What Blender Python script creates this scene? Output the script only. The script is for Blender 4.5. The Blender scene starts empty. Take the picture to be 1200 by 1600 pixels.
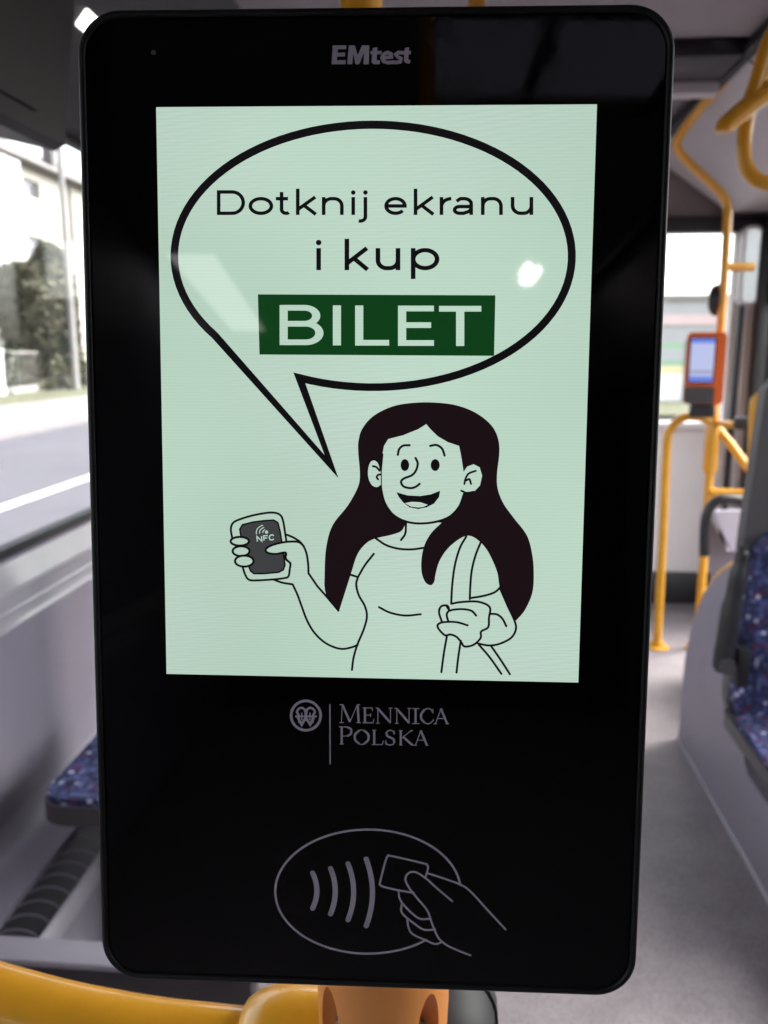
import bpy, bmesh, math, random
from mathutils import Vector, Matrix
random.seed(7)
S = bpy.context.scene
COL = S.collection
R = math.radians

# ------------------------------------------------------------------ camera
cam_d = bpy.data.cameras.new('camera'); cam = bpy.data.objects.new('camera', cam_d); COL.objects.link(cam)
cam.location = (0, 0, 1.30)
cam.rotation_euler = (R(90 - 11.098), 0, R(4.961))
cam_d.sensor_fit = 'VERTICAL'; cam_d.sensor_height = 36.0; cam_d.lens = 1300 / 1600 * 36
cam_d.clip_start = 0.02; cam_d.clip_end = 500
cam_d.dof.use_dof = True; cam_d.dof.focus_distance = 0.365; cam_d.dof.aperture_fstop = 11.0
S.camera = cam
# ------------------------------------------------------------------ world, sun, exposure
EXPO = 2.95
w = bpy.data.worlds.new('World'); S.world = w; w.use_nodes = True
nt = w.node_tree; bg = nt.nodes['Background']
sky = nt.nodes.new('ShaderNodeTexSky'); sky.sky_type = 'NISHITA'; sky.sun_disc = False
sky.sun_elevation = R(45); sky.sun_rotation = R(65); sky.dust_density = 4.0; sky.air_density = 1.0; sky.ozone_density = 1.0
hs = nt.nodes.new('ShaderNodeHueSaturation'); hs.inputs['Saturation'].default_value = .3   # overcast: nearly colourless sky light
nt.links.new(sky.outputs[0], hs.inputs['Color']); nt.links.new(hs.outputs[0], bg.inputs[0]); bg.inputs[1].default_value = 0.135
sun_d = bpy.data.lights.new('sun', 'SUN'); sun_d.energy = .7; sun_d.angle = R(45); sun_d.color = (1, .97, .92)
sun = bpy.data.objects.new('sun', sun_d); COL.objects.link(sun)
_sd = Vector((math.cos(R(45)) * math.sin(R(65)), math.cos(R(45)) * math.cos(R(65)), math.sin(R(45))))
sun.rotation_euler = _sd.to_track_quat('Z', 'Y').to_euler()
S.view_settings.view_transform = 'Standard'; S.view_settings.look = 'None'
S.view_settings.exposure = EXPO; S.view_settings.gamma = 1
S.render.engine = 'CYCLES'
S.cycles.use_denoising = True; S.cycles.max_bounces = 10; S.cycles.diffuse_bounces = 5
S.cycles.sample_clamp_indirect = 6; S.cycles.caustics_reflective = False; S.cycles.caustics_refractive = False
K = 2 ** -EXPO      # radiance that displays as 1.0

# ------------------------------------------------------------------ materials
def srgb(r, g, b):
    f = lambda c: ((c / 255 + .055) / 1.055) ** 2.4 if c > 10 else c / 255 / 12.92
    return (f(r), f(g), f(b), 1)
def mat(name, col, rough=.5, spec=.5, metal=0, var=0.0, vscale=8, bump=0.0, bscale=400, emit=None, estr=0, coat=0):
    m = bpy.data.materials.new(name); m.use_nodes = True; t = m.node_tree; p = t.nodes['Principled BSDF']
    c = col if len(col) == 4 else (*col, 1)
    p.inputs['Base Color'].default_value = c; p.inputs['Roughness'].default_value = rough
    p.inputs['Specular IOR Level'].default_value = spec; p.inputs['Metallic'].default_value = metal
    p.inputs['Coat Weight'].default_value = coat
    if emit:
        p.inputs['Emission Color'].default_value = emit if len(emit) == 4 else (*emit, 1); p.inputs['Emission Strength'].default_value = estr
    if var or bump:
        tc = t.nodes.new('ShaderNodeTexCoord')
    if var:
        n = t.nodes.new('ShaderNodeTexNoise'); n.inputs['Scale'].default_value = vscale; n.inputs['Detail'].default_value = 5; n.inputs['Roughness'].default_value = .6
        t.links.new(tc.outputs['Object'], n.inputs['Vector'])
        r = t.nodes.new('ShaderNodeValToRGB'); r.color_ramp.elements[0].position = .3; r.color_ramp.elements[1].position = .7
        r.color_ramp.elements[0].color = (*[x * (1 - var) for x in c[:3]], 1); r.color_ramp.elements[1].color = (*[min(1, x * (1 + var)) for x in c[:3]], 1)
        t.links.new(n.outputs['Fac'], r.inputs[0]); t.links.new(r.outputs[0], p.inputs['Base Color'])
        mr = t.nodes.new('ShaderNodeMapRange'); mr.inputs[3].default_value = max(0, rough - .08); mr.inputs[4].default_value = min(1, rough + .1)
        t.links.new(n.outputs['Fac'], mr.inputs[0]); t.links.new(mr.outputs[0], p.inputs['Roughness'])
    if bump:
        n2 = t.nodes.new('ShaderNodeTexNoise'); n2.inputs['Scale'].default_value = bscale; n2.inputs['Detail'].default_value = 3
        t.links.new(tc.outputs['Object'], n2.inputs['Vector'])
        b = t.nodes.new('ShaderNodeBump'); b.inputs['Strength'].default_value = bump; b.inputs['Distance'].default_value = .002
        t.links.new(n2.outputs['Fac'], b.inputs['Height']); t.links.new(b.outputs[0], p.inputs['Normal'])
    return m

M = {}
M['housing'] = mat('black_plastic', (.004, .004, .005), .5, .2, bump=.10, bscale=1500)
M['glass_black'] = mat('black_front_glass', (.0008, .0008, .001), .03, .42)
def smear(m):
    t = m.node_tree; p = t.nodes['Principled BSDF']; tc = t.nodes.new('ShaderNodeTexCoord')
    n = t.nodes.new('ShaderNodeTexNoise'); n.inputs['Scale'].default_value = 28; n.inputs['Detail'].default_value = 8; n.inputs['Roughness'].default_value = .65; n.inputs['Distortion'].default_value = 1.5
    t.links.new(tc.outputs['Object'], n.inputs['Vector'])
    r = t.nodes.new('ShaderNodeMapRange'); r.inputs[1].default_value = .45; r.inputs[2].default_value = .75; r.inputs[3].default_value = .02; r.inputs[4].default_value = .13
    t.links.new(n.outputs['Fac'], r.inputs[0]); t.links.new(r.outputs[0], p.inputs['Roughness']); return m
smear(M['glass_black'])
M['ink'] = mat('screen_black', (.0008, .0008, .001), .03, .42, emit=srgb(22, 20, 23), estr=K * .7)
M['hair'] = mat('screen_hair_reflection', (.0008, .0008, .001), .03, .42, emit=srgb(31, 20, 24), estr=K * .8)  # brown reflection of the bus rear put into the hair's glow
M['green'] = mat('screen_green', (.001, .001, .001), .03, .42, emit=srgb(16, 62, 26), estr=K)
M['slate'] = mat('screen_slate', (.001, .001, .001), .03, .42, emit=srgb(62, 64, 66), estr=K)
M['print'] = mat('grey_print', srgb(150, 142, 156), .35, .3)
def lcd():
    m = bpy.data.materials.new('screen_glow'); m.use_nodes = True; t = m.node_tree; p = t.nodes['Principled BSDF']
    p.inputs['Base Color'].default_value = (.001, .001, .001, 1); p.inputs['Roughness'].default_value = .03; p.inputs['Specular IOR Level'].default_value = .42
    tc = t.nodes.new('ShaderNodeTexCoord')
    # panel rows
    w1 = t.nodes.new('ShaderNodeTexWave'); w1.wave_type = 'BANDS'; w1.bands_direction = 'Y'; w1.inputs['Scale'].default_value = 230; w1.inputs['Distortion'].default_value = .15; w1.inputs['Detail'].default_value = 1
    t.links.new(tc.outputs['Object'], w1.inputs['Vector'])
    # moire of sub-pixel rows: slanted bands, stronger in soft-edged areas
    mp = t.nodes.new('ShaderNodeMapping'); mp.inputs['Rotation'].default_value = (0, 0, R(-9)); t.links.new(tc.outputs['Object'], mp.inputs['Vector'])
    w2 = t.nodes.new('ShaderNodeTexWave'); w2.wave_type = 'BANDS'; w2.bands_direction = 'Y'; w2.inputs['Scale'].default_value = 120; w2.inputs['Distortion'].default_value = 1.2; w2.inputs['Detail'].default_value = 1; w2.inputs['Detail Scale'].default_value = .3
    t.links.new(mp.outputs[0], w2.inputs['Vector'])
    nz = t.nodes.new('ShaderNodeTexNoise'); nz.inputs['Scale'].default_value = 7; nz.inputs['Detail'].default_value = 2; t.links.new(tc.outputs['Object'], nz.inputs['Vector'])
    mk = t.nodes.new('ShaderNodeMapRange'); mk.inputs[1].default_value = .42; mk.inputs[2].default_value = .66; t.links.new(nz.outputs['Fac'], mk.inputs[0])
    mm = t.nodes.new('ShaderNodeMath'); mm.operation = 'MULTIPLY'; t.links.new(w2.outputs['Fac'], mm.inputs[0]); t.links.new(mk.outputs[0], mm.inputs[1])
    mx = t.nodes.new('ShaderNodeMix'); mx.data_type = 'RGBA'; mx.inputs[6].default_value = srgb(184, 211, 193); mx.inputs[7].default_value = srgb(197, 211, 206)
    t.links.new(mm.outputs[0], mx.inputs[0])
    a = t.nodes.new('ShaderNodeMapRange'); a.inputs[3].default_value = .968; a.inputs[4].default_value = 1.03; t.links.new(w1.outputs['Fac'], a.inputs[0])
    nz2 = t.nodes.new('ShaderNodeTexNoise'); nz2.inputs['Scale'].default_value = 5; nz2.inputs['Detail'].default_value = 1; t.links.new(tc.outputs['Object'], nz2.inputs['Vector'])
    b = t.nodes.new('ShaderNodeMapRange'); b.inputs[1].default_value = .3; b.inputs[2].default_value = .7; b.inputs[3].default_value = .90; b.inputs[4].default_value = 1.10; t.links.new(nz2.outputs['Fac'], b.inputs[0])
    ml = t.nodes.new('ShaderNodeMath'); ml.operation = 'MULTIPLY'; t.links.new(a.outputs[0], ml.inputs[0]); t.links.new(b.outputs[0], ml.inputs[1])
    m2 = t.nodes.new('ShaderNodeMath'); m2.operation = 'MULTIPLY'; m2.inputs[1].default_value = K; t.links.new(ml.outputs[0], m2.inputs[0])
    t.links.new(mx.outputs[2], p.inputs['Emission Color']); t.links.new(m2.outputs[0], p.inputs['Emission Strength'])
    return m
M['glow'] = lcd()
M['yellow'] = mat('yellow_powder_coat', (.70, .325, .018), .3, .5, var=.09, vscale=22, bump=.04, bscale=600, coat=.3)
M['orange'] = mat('orange_plastic', (.56, .21, .05), .38, .5, var=.05, vscale=40, bump=.05, bscale=900)
M['wallgrey'] = mat('wall_grey_laminate', (.275, .248, .305), .45, .4, var=.05, vscale=6, bump=.05, bscale=500)
M['sillgrey'] = mat('sill_grey_plastic', (.40, .38, .42), .22, .5, var=.03)
M['coverdark'] = mat('dark_grey_panel', (.028, .024, .029), .55, .4, var=.10, vscale=7, bump=.06)
M['cove'] = mat('cove_grey_panel', (.49, .465, .475), .4, .4, var=.05, vscale=5)
M['ceiling'] = mat('ceiling_grey', (.25, .215, .225), .5, .3, var=.08, vscale=5)
def scuff(m, amount=.35, stretch=(3, 14, 40)):
    t = m.node_tree; p = t.nodes['Principled BSDF']; l = p.inputs['Base Color'].links[0]; src = l.from_socket
    tc = t.nodes.new('ShaderNodeTexCoord'); mp = t.nodes.new('ShaderNodeMapping'); mp.inputs['Scale'].default_value = stretch; t.links.new(tc.outputs['Object'], mp.inputs['Vector'])
    n = t.nodes.new('ShaderNodeTexNoise'); n.inputs['Scale'].default_value = 1.6; n.inputs['Detail'].default_value = 9; n.inputs['Roughness'].default_value = .7; n.inputs['Distortion'].default_value = .8; t.links.new(mp.outputs[0], n.inputs['Vector'])
    r = t.nodes.new('ShaderNodeMapRange'); r.inputs[1].default_value = .58; r.inputs[2].default_value = .74; r.inputs[3].default_value = 0; r.inputs[4].default_value = amount; t.links.new(n.outputs['Fac'], r.inputs[0])
    mx = t.nodes.new('ShaderNodeMix'); mx.data_type = 'RGBA'; mx.inputs[7].default_value = (.09, .08, .08, 1); t.links.new(r.outputs[0], mx.inputs[0]); t.links.new(src, mx.inputs[6]); t.links.new(mx.outputs[2], p.inputs['Base Color'])
M['rubber'] = mat('black_rubber', (.018, .017, .019), .6, .4)
M['black'] = mat('black_moulded_plastic', (.022, .021, .024), .42, .5, var=.15, vscale=20, bump=.06)
M['shell'] = mat('seat_shell_grey', (.075, .068, .072), .5, .4, var=.08, vscale=10, bump=.08)
M['podium'] = mat('podium_grey', (.24, .22, .26), .5, .4, var=.06, vscale=5, bump=.05)
M['whitepanel'] = mat('pale_panel', (.78, .75, .755), .45, .4, var=.03, vscale=4)
m = bpy.data.materials.new('added_hatch_glass'); m.use_nodes = True; m.node_tree.nodes.remove(m.node_tree.nodes['Principled BSDF'])
_t = m.node_tree.nodes.new('ShaderNodeBsdfTransparent'); _t.inputs[0].default_value = (.30, .29, .31, 1); m.node_tree.links.new(_t.outputs[0], m.node_tree.nodes['Material Output'].inputs[0]); M['tint'] = m
scuff(M['podium'], .4, (3, 3, 9)); scuff(M['wallgrey'], .3, (2, 2, 7)); scuff(M['sillgrey'], .25, (6, 2, 20))
M['metal'] = mat('brushed_metal', (.5, .5, .5), .3, .5, metal=1)
M['redplastic'] = mat('orange_red_plastic', (.80, .15, .03), .38, .5, var=.04)
M['lampglass'] = mat('lamp_lens', (.8, .8, .8), .4, .4, emit=(1, .97, .95), estr=K * 4)
M['lampspot'] = mat('lamp_spot', (.8, .8, .8), .4, .4, emit=(1, .96, .92), estr=K * 110)
M['paper'] = mat('lavender_vinyl', (.62, .60, .72), .5, .4)
M['dotprint'] = mat('sensor_window', srgb(70, 60, 60), .3, .4)
def floor_mat():
    m = mat('speckled_vinyl', (.25, .225, .235), .5, .35, bump=.10, bscale=300); t = m.node_tree; p = t.nodes['Principled BSDF']
    tc = t.nodes.new('ShaderNodeTexCoord')
    n1 = t.nodes.new('ShaderNodeTexNoise'); n1.inputs['Scale'].default_value = 9; n1.inputs['Detail'].default_value = 6
    n2 = t.nodes.new('ShaderNodeTexVoronoi'); n2.inputs['Scale'].default_value = 130
    for n in (n1, n2): t.links.new(tc.outputs['Object'], n.inputs['Vector'])
    r1 = t.nodes.new('ShaderNodeValToRGB'); r1.color_ramp.elements[0].color = (.205, .178, .19, 1); r1.color_ramp.elements[1].color = (.25, .22, .232, 1); r1.color_ramp.elements[0].position = .35; r1.color_ramp.elements[1].position = .7
    t.links.new(n1.outputs['Fac'], r1.inputs[0])
    mr = t.nodes.new('ShaderNodeMapRange'); mr.inputs[1].default_value = .1; mr.inputs[2].default_value = .6; mr.inputs[3].default_value = .78; mr.inputs[4].default_value = 1.1; t.links.new(n2.outputs['Distance'], mr.inputs[0])
    v = t.nodes.new('ShaderNodeVectorMath'); v.operation = 'SCALE'; t.links.new(r1.outputs[0], v.inputs[0]); t.links.new(mr.outputs[0], v.inputs['Scale'])
    t.links.new(v.outputs[0], p.inputs['Base Color'])
    return m
M['floor'] = floor_mat()
def fabric_mat():
    m = mat('blue_moquette', (.05, .06, .18), .9, .2, bump=.3, bscale=900); t = m.node_tree; p = t.nodes['Principled BSDF']
    tc = t.nodes.new('ShaderNodeTexCoord')
    def cells(s):
        v = t.nodes.new('ShaderNodeVectorMath'); v.operation = 'SCALE'; v.inputs['Scale'].default_value = s; t.links.new(tc.outputs['Object'], v.inputs[0])
        f = t.nodes.new('ShaderNodeVectorMath'); f.operation = 'FLOOR'; t.links.new(v.outputs[0], f.inputs[0])
        n = t.nodes.new('ShaderNodeTexWhiteNoise'); t.links.new(f.outputs[0], n.inputs['Vector']); return n
    n1 = cells(96); n2 = cells(26)
    r1 = t.nodes.new('ShaderNodeValToRGB'); r1.color_ramp.interpolation = 'CONSTANT'
    e = r1.color_ramp.elements; e[0].color = (.032, .036, .085, 1); e[0].position = 0; e[1].position = .42; e[1].color = (.058, .066, .165, 1)
    x = e.new(.78); x.color = (.11, .118, .25, 1)
    x = e.new(.9); x.color = (.11, .03, .07, 1); x = e.new(.962); x.color = (.42, .42, .56, 1)
    t.links.new(n1.outputs['Value'], r1.inputs[0])
    mr = t.nodes.new('ShaderNodeMapRange'); mr.inputs[3].default_value = .7; mr.inputs[4].default_value = 1.35; t.links.new(n2.outputs['Value'], mr.inputs[0])
    v = t.nodes.new('ShaderNodeVectorMath'); v.operation = 'SCALE'; t.links.new(r1.outputs[0], v.inputs[0]); t.links.new(mr.outputs[0], v.inputs['Scale'])
    t.links.new(v.outputs[0], p.inputs['Base Color'])
    return m
M['fabric'] = fabric_mat()
def pane_mat():
    m = bpy.data.materials.new('window_glass'); m.use_nodes = True; t = m.node_tree; t.nodes.remove(t.nodes['Principled BSDF']); o = t.nodes['Material Output']
    tr = t.nodes.new('ShaderNodeBsdfTransparent'); tr.inputs[0].default_value = (.93, .945, .94, 1)
    g = t.nodes.new('ShaderNodeBsdfGlossy'); g.inputs['Roughness'].default_value = .02
    lw = t.nodes.new('ShaderNodeLayerWeight'); lw.inputs[0].default_value = .5
    pw = t.nodes.new('ShaderNodeMath'); pw.operation = 'POWER'; pw.inputs[1].default_value = 5; t.links.new(lw.outputs['Facing'], pw.inputs[0])
    f = t.nodes.new('ShaderNodeMath'); f.operation = 'MULTIPLY_ADD'; f.inputs[1].default_value = .3; f.inputs[2].default_value = .022; t.links.new(pw.outputs[0], f.inputs[0])
    mx = t.nodes.new('ShaderNodeMixShader'); t.links.new(f.outputs[0], mx.inputs[0]); t.links.new(tr.outputs[0], mx.inputs[1]); t.links.new(g.outputs[0], mx.inputs[2]); t.links.new(mx.outputs[0], o.inputs[0])
    return m
M['pane'] = pane_mat()
M['asphalt'] = mat('asphalt', (.078, .073, .086), .85, .3, var=.12, vscale=1.2, bump=.3, bscale=60)
M['paving'] = mat('pavement_slabs', (.20, .17, .165), .85, .3, var=.1, vscale=.8)
M['kerb'] = mat('kerb_stone', (.16, .145, .15), .8, .3, var=.1)
M['marking'] = mat('road_paint', (.75, .72, .72), .6, .3, var=.08, vscale=5)
M['grass'] = mat('grass', (.105, .105, .066), .95, .2, var=.3, vscale=3, bump=.5, bscale=30)
M['render'] = mat('cream_render', (.37, .35, .31), .9, .2, var=.05, vscale=.6, bump=.2, bscale=20)
M['renderwhite'] = mat('white_render', (.42, .41, .42), .9, .2, var=.05, vscale=.6)
M['roof'] = mat('grey_roofing', (.13, .115, .115), .8, .3, var=.12, vscale=2)
M['winframe'] = mat('white_window_frame', (.65, .65, .66), .5, .4)
M['winglass'] = mat('dark_window_pane', (.06, .06, .08), .08, .6)
M['leaf'] = mat('thuja_foliage', (.10, .095, .065), .85, .2, var=.4, vscale=1.5)
M['leaf2'] = mat('pale_foliage', (.19, .195, .165), .85, .2, var=.3, vscale=1.5)
M['bark'] = mat('bark', (.10, .075, .055), .9, .2, var=.2)
M['concrete'] = mat('concrete', (.26, .245, .24), .85, .3, var=.1, vscale=2)
M['gatewhite'] = mat('white_paint', (.62, .62, .66), .6, .3, var=.05)
M['fgreen'] = mat('green_board', (.30, .46, .30), .6, .3); M['fyellow'] = mat('yellow_board', (.72, .62, .36), .6, .3); M['fgrey'] = mat('grey_board', (.42, .42, .43), .6, .3)
M['pinkwall'] = mat('pale_red_cladding', (.62, .47, .47), .7, .3, var=.1, vscale=.5)

# ------------------------------------------------------------------ mesh helpers
def tag(o, label=None, cat=None, group=None, kind=None):
    if label: o['label'] = label
    if cat: o['category'] = cat
    if group: o['group'] = group
    if kind: o['kind'] = kind
    return o
def thing(name, label, cat, loc=(0, 0, 0), group=None):
    o = bpy.data.objects.new(name, None); COL.objects.link(o); o.location = loc; o.empty_display_size = .05
    return tag(o, label, cat, group)
def obj(name, bm, m, parent=None, smooth=True, angle=35, local=False):
    """link a bmesh given in world coordinates as one object; under a parent Empty the mesh is shifted into its frame"""
    bmesh.ops.recalc_face_normals(bm, faces=bm.faces)
    me = bpy.data.meshes.new(name)
    base = Vector((0, 0, 0))
    if parent is not None and not local:
        p = parent
        while p is not None: base += p.location; p = p.parent
        bmesh.ops.translate(bm, verts=bm.verts, vec=-base)
    bm.to_mesh(me); bm.free()
    if smooth:
        me.shade_smooth(); me.set_sharp_from_angle(angle=R(angle))
    for x in (m if isinstance(m, (list, tuple)) else [m]): me.materials.append(M[x])
    o = bpy.data.objects.new(name, me); COL.objects.link(o)
    if parent is not None: o.parent = parent
    return o
def struct(name, bm, m, smooth=True): return tag(obj(name, bm, m, smooth=smooth), kind='structure')
def bx(x0, x1, y0, y1, z0, z1, bev=0.0, bm=None, seg=2):
    n = bmesh.new()
    v = [n.verts.new((x, y, z)) for x in (x0, x1) for y in (y0, y1) for z in (z0, z1)]
    for f in ((0, 1, 3, 2), (4, 6, 7, 5), (0, 4, 5, 1), (2, 3, 7, 6), (0, 2, 6, 4), (1, 5, 7, 3)): n.faces.new([v[i] for i in f])
    if bev: bmesh.ops.bevel(n, geom=n.edges[:], offset=bev, segments=seg, affect='EDGES', profile=.5)
    return merge(bm, n)
def merge(bm, n):
    if bm is None: return n
    me = bpy.data.meshes.new('tmp'); n.to_mesh(me); n.free(); bm.from_mesh(me); bpy.data.meshes.remove(me); return bm
def catmull(pts, sub=6, closed=False):
    P = [Vector(p) for p in pts]; n = len(P); out = []
    rng = range(n if closed else n - 1)
    for i in rng:
        p0 = P[(i - 1) % n] if closed or i > 0 else P[0] * 2 - P[1]
        p1 = P[i]; p2 = P[(i + 1) % n]
        p3 = P[(i + 2) % n] if closed or i + 2 < n else P[-1] * 2 - P[-2]
        for k in range(sub):
            t = k / sub
            out.append(.5 * ((2 * p1) + (p2 - p0) * t + (2 * p0 - 5 * p1 + 4 * p2 - p3) * t * t + (3 * p1 - p0 - 3 * p2 + p3) * t ** 3))
    if not closed: out.append(P[-1])
    return out
def tube(path, r, bm=None, seg=16, sub=0, caps=True):
    """sweep a circle along a 3D path; r number or list"""
    P = catmull(path, sub) if sub else [Vector(p) for p in path]
    n = bmesh.new(); N = len(P); rr = r if isinstance(r, (list, tuple)) else [r] * N
    if len(rr) != N: rr = [rr[min(len(rr) - 1, int(i / (N - 1) * (len(rr) - 1) + .5))] for i in range(N)]
    rings = []; up = None
    for i, p in enumerate(P):
        d = (P[min(i + 1, N - 1)] - P[max(i - 1, 0)]).normalized()
        if up is None:
            up = Vector((0, 0, 1)) if abs(d.z) < .9 else Vector((0, 1, 0))
        a = d.cross(up).normalized(); b = a.cross(d).normalized(); up = b
        rings.append([n.verts.new(p + a * rr[i] * math.cos(2 * math.pi * k / seg) + b * rr[i] * math.sin(2 * math.pi * k / seg)) for k in range(seg)])
    for A, B in zip(rings, rings[1:]):
        for k in range(seg): n.faces.new((A[k], A[(k + 1) % seg], B[(k + 1) % seg], B[k]))
    if caps: n.faces.new(rings[0][::-1]); n.faces.new(rings[-1])
    return merge(bm, n)
def lathe(prof, origin=(0, 0, 0), axis='Z', seg=40, bm=None):
    """prof: list of (radius, height)"""
    n = bmesh.new(); o = Vector(origin); rings = []
    for r, h in prof:
        ring = []
        for k in range(seg):
            a = 2 * math.pi * k / seg; c, s = r * math.cos(a), r * math.sin(a)
            q = {'Z': (c, s, h), 'Y': (c, h, s), 'X': (h, c, s)}[axis]; ring.append(n.verts.new(o + Vector(q)))
        rings.append(ring)
    for A, B in zip(rings, rings[1:]):
        for k in range(seg): n.faces.new((A[k], A[(k + 1) % seg], B[(k + 1) % seg], B[k]))
    n.faces.new(rings[0][::-1]); n.faces.new(rings[-1])
    return merge(bm, n)
def prism(poly, lo, hi, axis='Y', bev=0.0, bm=None, seg=2):
    """extrude a 2D polygon along an axis; poly in the two other axes (XZ for Y, YZ for X, XY for Z)"""
    n = bmesh.new()
    q = {'Y': lambda a, b, h: (a, h, b), 'X': lambda a, b, h: (h, a, b), 'Z': lambda a, b, h: (a, b, h)}[axis]
    A = [n.verts.new(q(a, b, lo)) for a, b in poly]; B = [n.verts.new(q(a, b, hi)) for a, b in poly]
    n.faces.new(A); n.faces.new(B[::-1])
    for i in range(len(A)): n.faces.new((A[i], A[(i + 1) % len(A)], B[(i + 1) % len(A)], B[i]))
    if bev:
        es = [e for e in n.edges if len(e.link_faces) == 2 and e.calc_face_angle(0) > .6]
        bmesh.ops.bevel(n, geom=es, offset=bev, segments=seg, affect='EDGES', profile=.5)
    return merge(bm, n)
def rrect(x0, x1, y0, y1, r, n=8):
    out = []
    for cx, cy, a in ((x1 - r, y1 - r, 0), (x0 + r, y1 - r, 90), (x0 + r, y0 + r, 180), (x1 - r, y0 + r, 270)):
        for k in range(n + 1):
            t = R(a + 90 * k / n); out.append((cx + r * math.cos(t), cy + r * math.sin(t)))
    return out
def wall_with_holes(x0, x1, ya, yb, z0, z1, holes, axis='X'):
    """a slab pierced by rectangular openings: axis X: slab between x0..x1, running ya..yb; holes (a0,a1,z0,z1)"""
    us = sorted({ya, yb, *[h[0] for h in holes], *[h[1] for h in holes]}); vs = sorted({z0, z1, *[h[2] for h in holes], *[h[3] for h in holes]})
    n = bmesh.new(); inside = lambda u, v: any(h[0] < u < h[1] and h[2] < v < h[3] for h in holes)
    V = {}
    def vert(u, v, s):
        k = (u, v, s)
        if k not in V: V[k] = n.verts.new((s, u, v) if axis == 'X' else (u, s, v))
        return V[k]
    for i in range(len(us) - 1):
        for j in range(len(vs) - 1):
            u0, u1, v0, v1 = us[i], us[i + 1], vs[j], vs[j + 1]
            if inside((u0 + u1) / 2, (v0 + v1) / 2): continue
            for s in (x0, x1): n.faces.new([vert(u0, v0, s), vert(u1, v0, s), vert(u1, v1, s), vert(u0, v1, s)])
            def solid(a, b): return ya < a < yb and z0 < b < z1 and not inside(a, b)
            e = 1e-4
            if not solid(u0 - e, (v0 + v1) / 2): n.faces.new([vert(u0, v0, x0), vert(u0, v1, x0), vert(u0, v1, x1), vert(u0, v0, x1)])
            if not solid(u1 + e, (v0 + v1) / 2): n.faces.new([vert(u1, v0, x0), vert(u1, v1, x0), vert(u1, v1, x1), vert(u1, v0, x1)])
            if not solid((u0 + u1) / 2, v0 - e): n.faces.new([vert(u0, v0, x0), vert(u1, v0, x0), vert(u1, v0, x1), vert(u0, v0, x1)])
            if not solid((u0 + u1) / 2, v1 + e): n.faces.new([vert(u0, v1, x0), vert(u1, v1, x0), vert(u1, v1, x1), vert(u0, v1, x1)])
    return n

# ================================================================== OUTSIDE: ground, road, pavement
ZR = -.35
struct('ground', bx(-120, 120, -60, 200, ZR - .5, ZR - .02), 'grass')
struct('road', bx(-8.35, 9.0, -60, 200, ZR - .3, ZR), 'asphalt')
struct('road_marking', bx(-4.85, -4.70, -60, 200, ZR - .1, ZR + .004), 'marking')
struct('kerb', bx(-8.5, -8.35, -60, 200, ZR - .3, ZR + .12, .015), 'kerb')
struct('pavement', bx(-12.6, -8.5, -60, 200, ZR - .3, ZR + .10), 'paving')
struct('verge', bx(-15.4, -12.6, -60, 200, ZR - .3, ZR + .11), 'grass')
struct('verge_ahead', bx(2.5, 8.99, 20.5, 60, ZR - .2, ZR + .10), 'grass')
struct('pavement_right', bx(9.0, 13.0, -60, 200, ZR - .3, ZR + .10), 'paving')

# ================================================================== BUS SHELL
XL, XR, YB, YF, ZC = -.95, 1.45, -4.3, 4.3, 2.2
struct('floor', bx(XL - .04, XR + .04, YB, YF, -.12, 0), 'floor', smooth=False)
HX0, HX1, HY0, HY1 = .05, .645, -1.37, -.88          # opening for an added hatch that brightens the mirrored ceiling
n = bx(XL - .04, XR + .04, HY1, 2.74, ZC, ZC + .06); bx(XL - .04, XR + .04, YB, HY0, ZC, ZC + .06, bm=n); bx(XL - .04, HX0, HY0, HY1, ZC, ZC + .06, bm=n); bx(HX1, XR + .04, HY0, HY1, ZC, ZC + .06, bm=n)
struct('ceiling', n, 'ceiling', smooth=False)
struct('ceiling_step', bx(XL - .04, XR + .04, 2.79, YF, ZC + .02, ZC + .08), 'ceiling', smooth=False)
struct('ceiling_gap', bx(XL - .04, XR + .04, 2.745, 2.785, ZC + .05, ZC + .09), 'rubber', smooth=False)
# left wall
holesL = [(-1.85, .1, .86, 1.82), (.22, 3.15, .86, 1.82), (3.3, 4.15, .86, 1.82)]
wl = struct('wall_left', wall_with_holes(XL - .04, XL, YB, YF, 0, ZC, holesL), 'wallgrey', smooth=False)
holesR = [(.0, 1.85, .9, 1.9), (1.98, 2.75, .9, 1.9), (2.85, 3.9, .12, 1.95)]
wr = struct('wall_right', wall_with_holes(XR, XR + .04, YB, YF, 0, ZC, holesR), 'wallgrey', smooth=False)
for h in holesL:
    obj('window_pane', bx(XL - .03, XL - .024, h[0], h[1], h[2], h[3]), 'pane', wl, smooth=False)
    g = bx(XL - .035, XL - .006, h[0] + .001, h[1] - .001, h[2] + .001, h[2] + .02); bx(XL - .035, XL - .006, h[0] + .001, h[1] - .001, h[3] - .02, h[3] - .001, bm=g)
    bx(XL - .035, XL - .006, h[0] + .001, h[0] + .02, h[2] + .021, h[3] - .021, bm=g); bx(XL - .035, XL - .006, h[1] - .02, h[1] - .001, h[2] + .021, h[3] - .021, bm=g)
    obj('window_seal', g, 'rubber', wl, smooth=False)
for h in holesR:
    obj('window_pane', bx(XR + .024, XR + .03, h[0], h[1], h[2], h[3]), 'pane', wr, smooth=False)
# sill running along the left windows
sill = [(-.952, .858), (-.944, .835), (-.934, .802), (-.930, .793), (-.932, .786), (-.9455, .780), (-.9465, .752), (-.943, .749), (-.943, .744), (-.9475, .741), (-.9475, .716), (-.9445, .713), (-.9445, .706), (-.952, .70)]
obj('window_sill', prism(sill, YB + .01, YF - .01, 'Y'), 'sillgrey', wl, angle=50)
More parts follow.
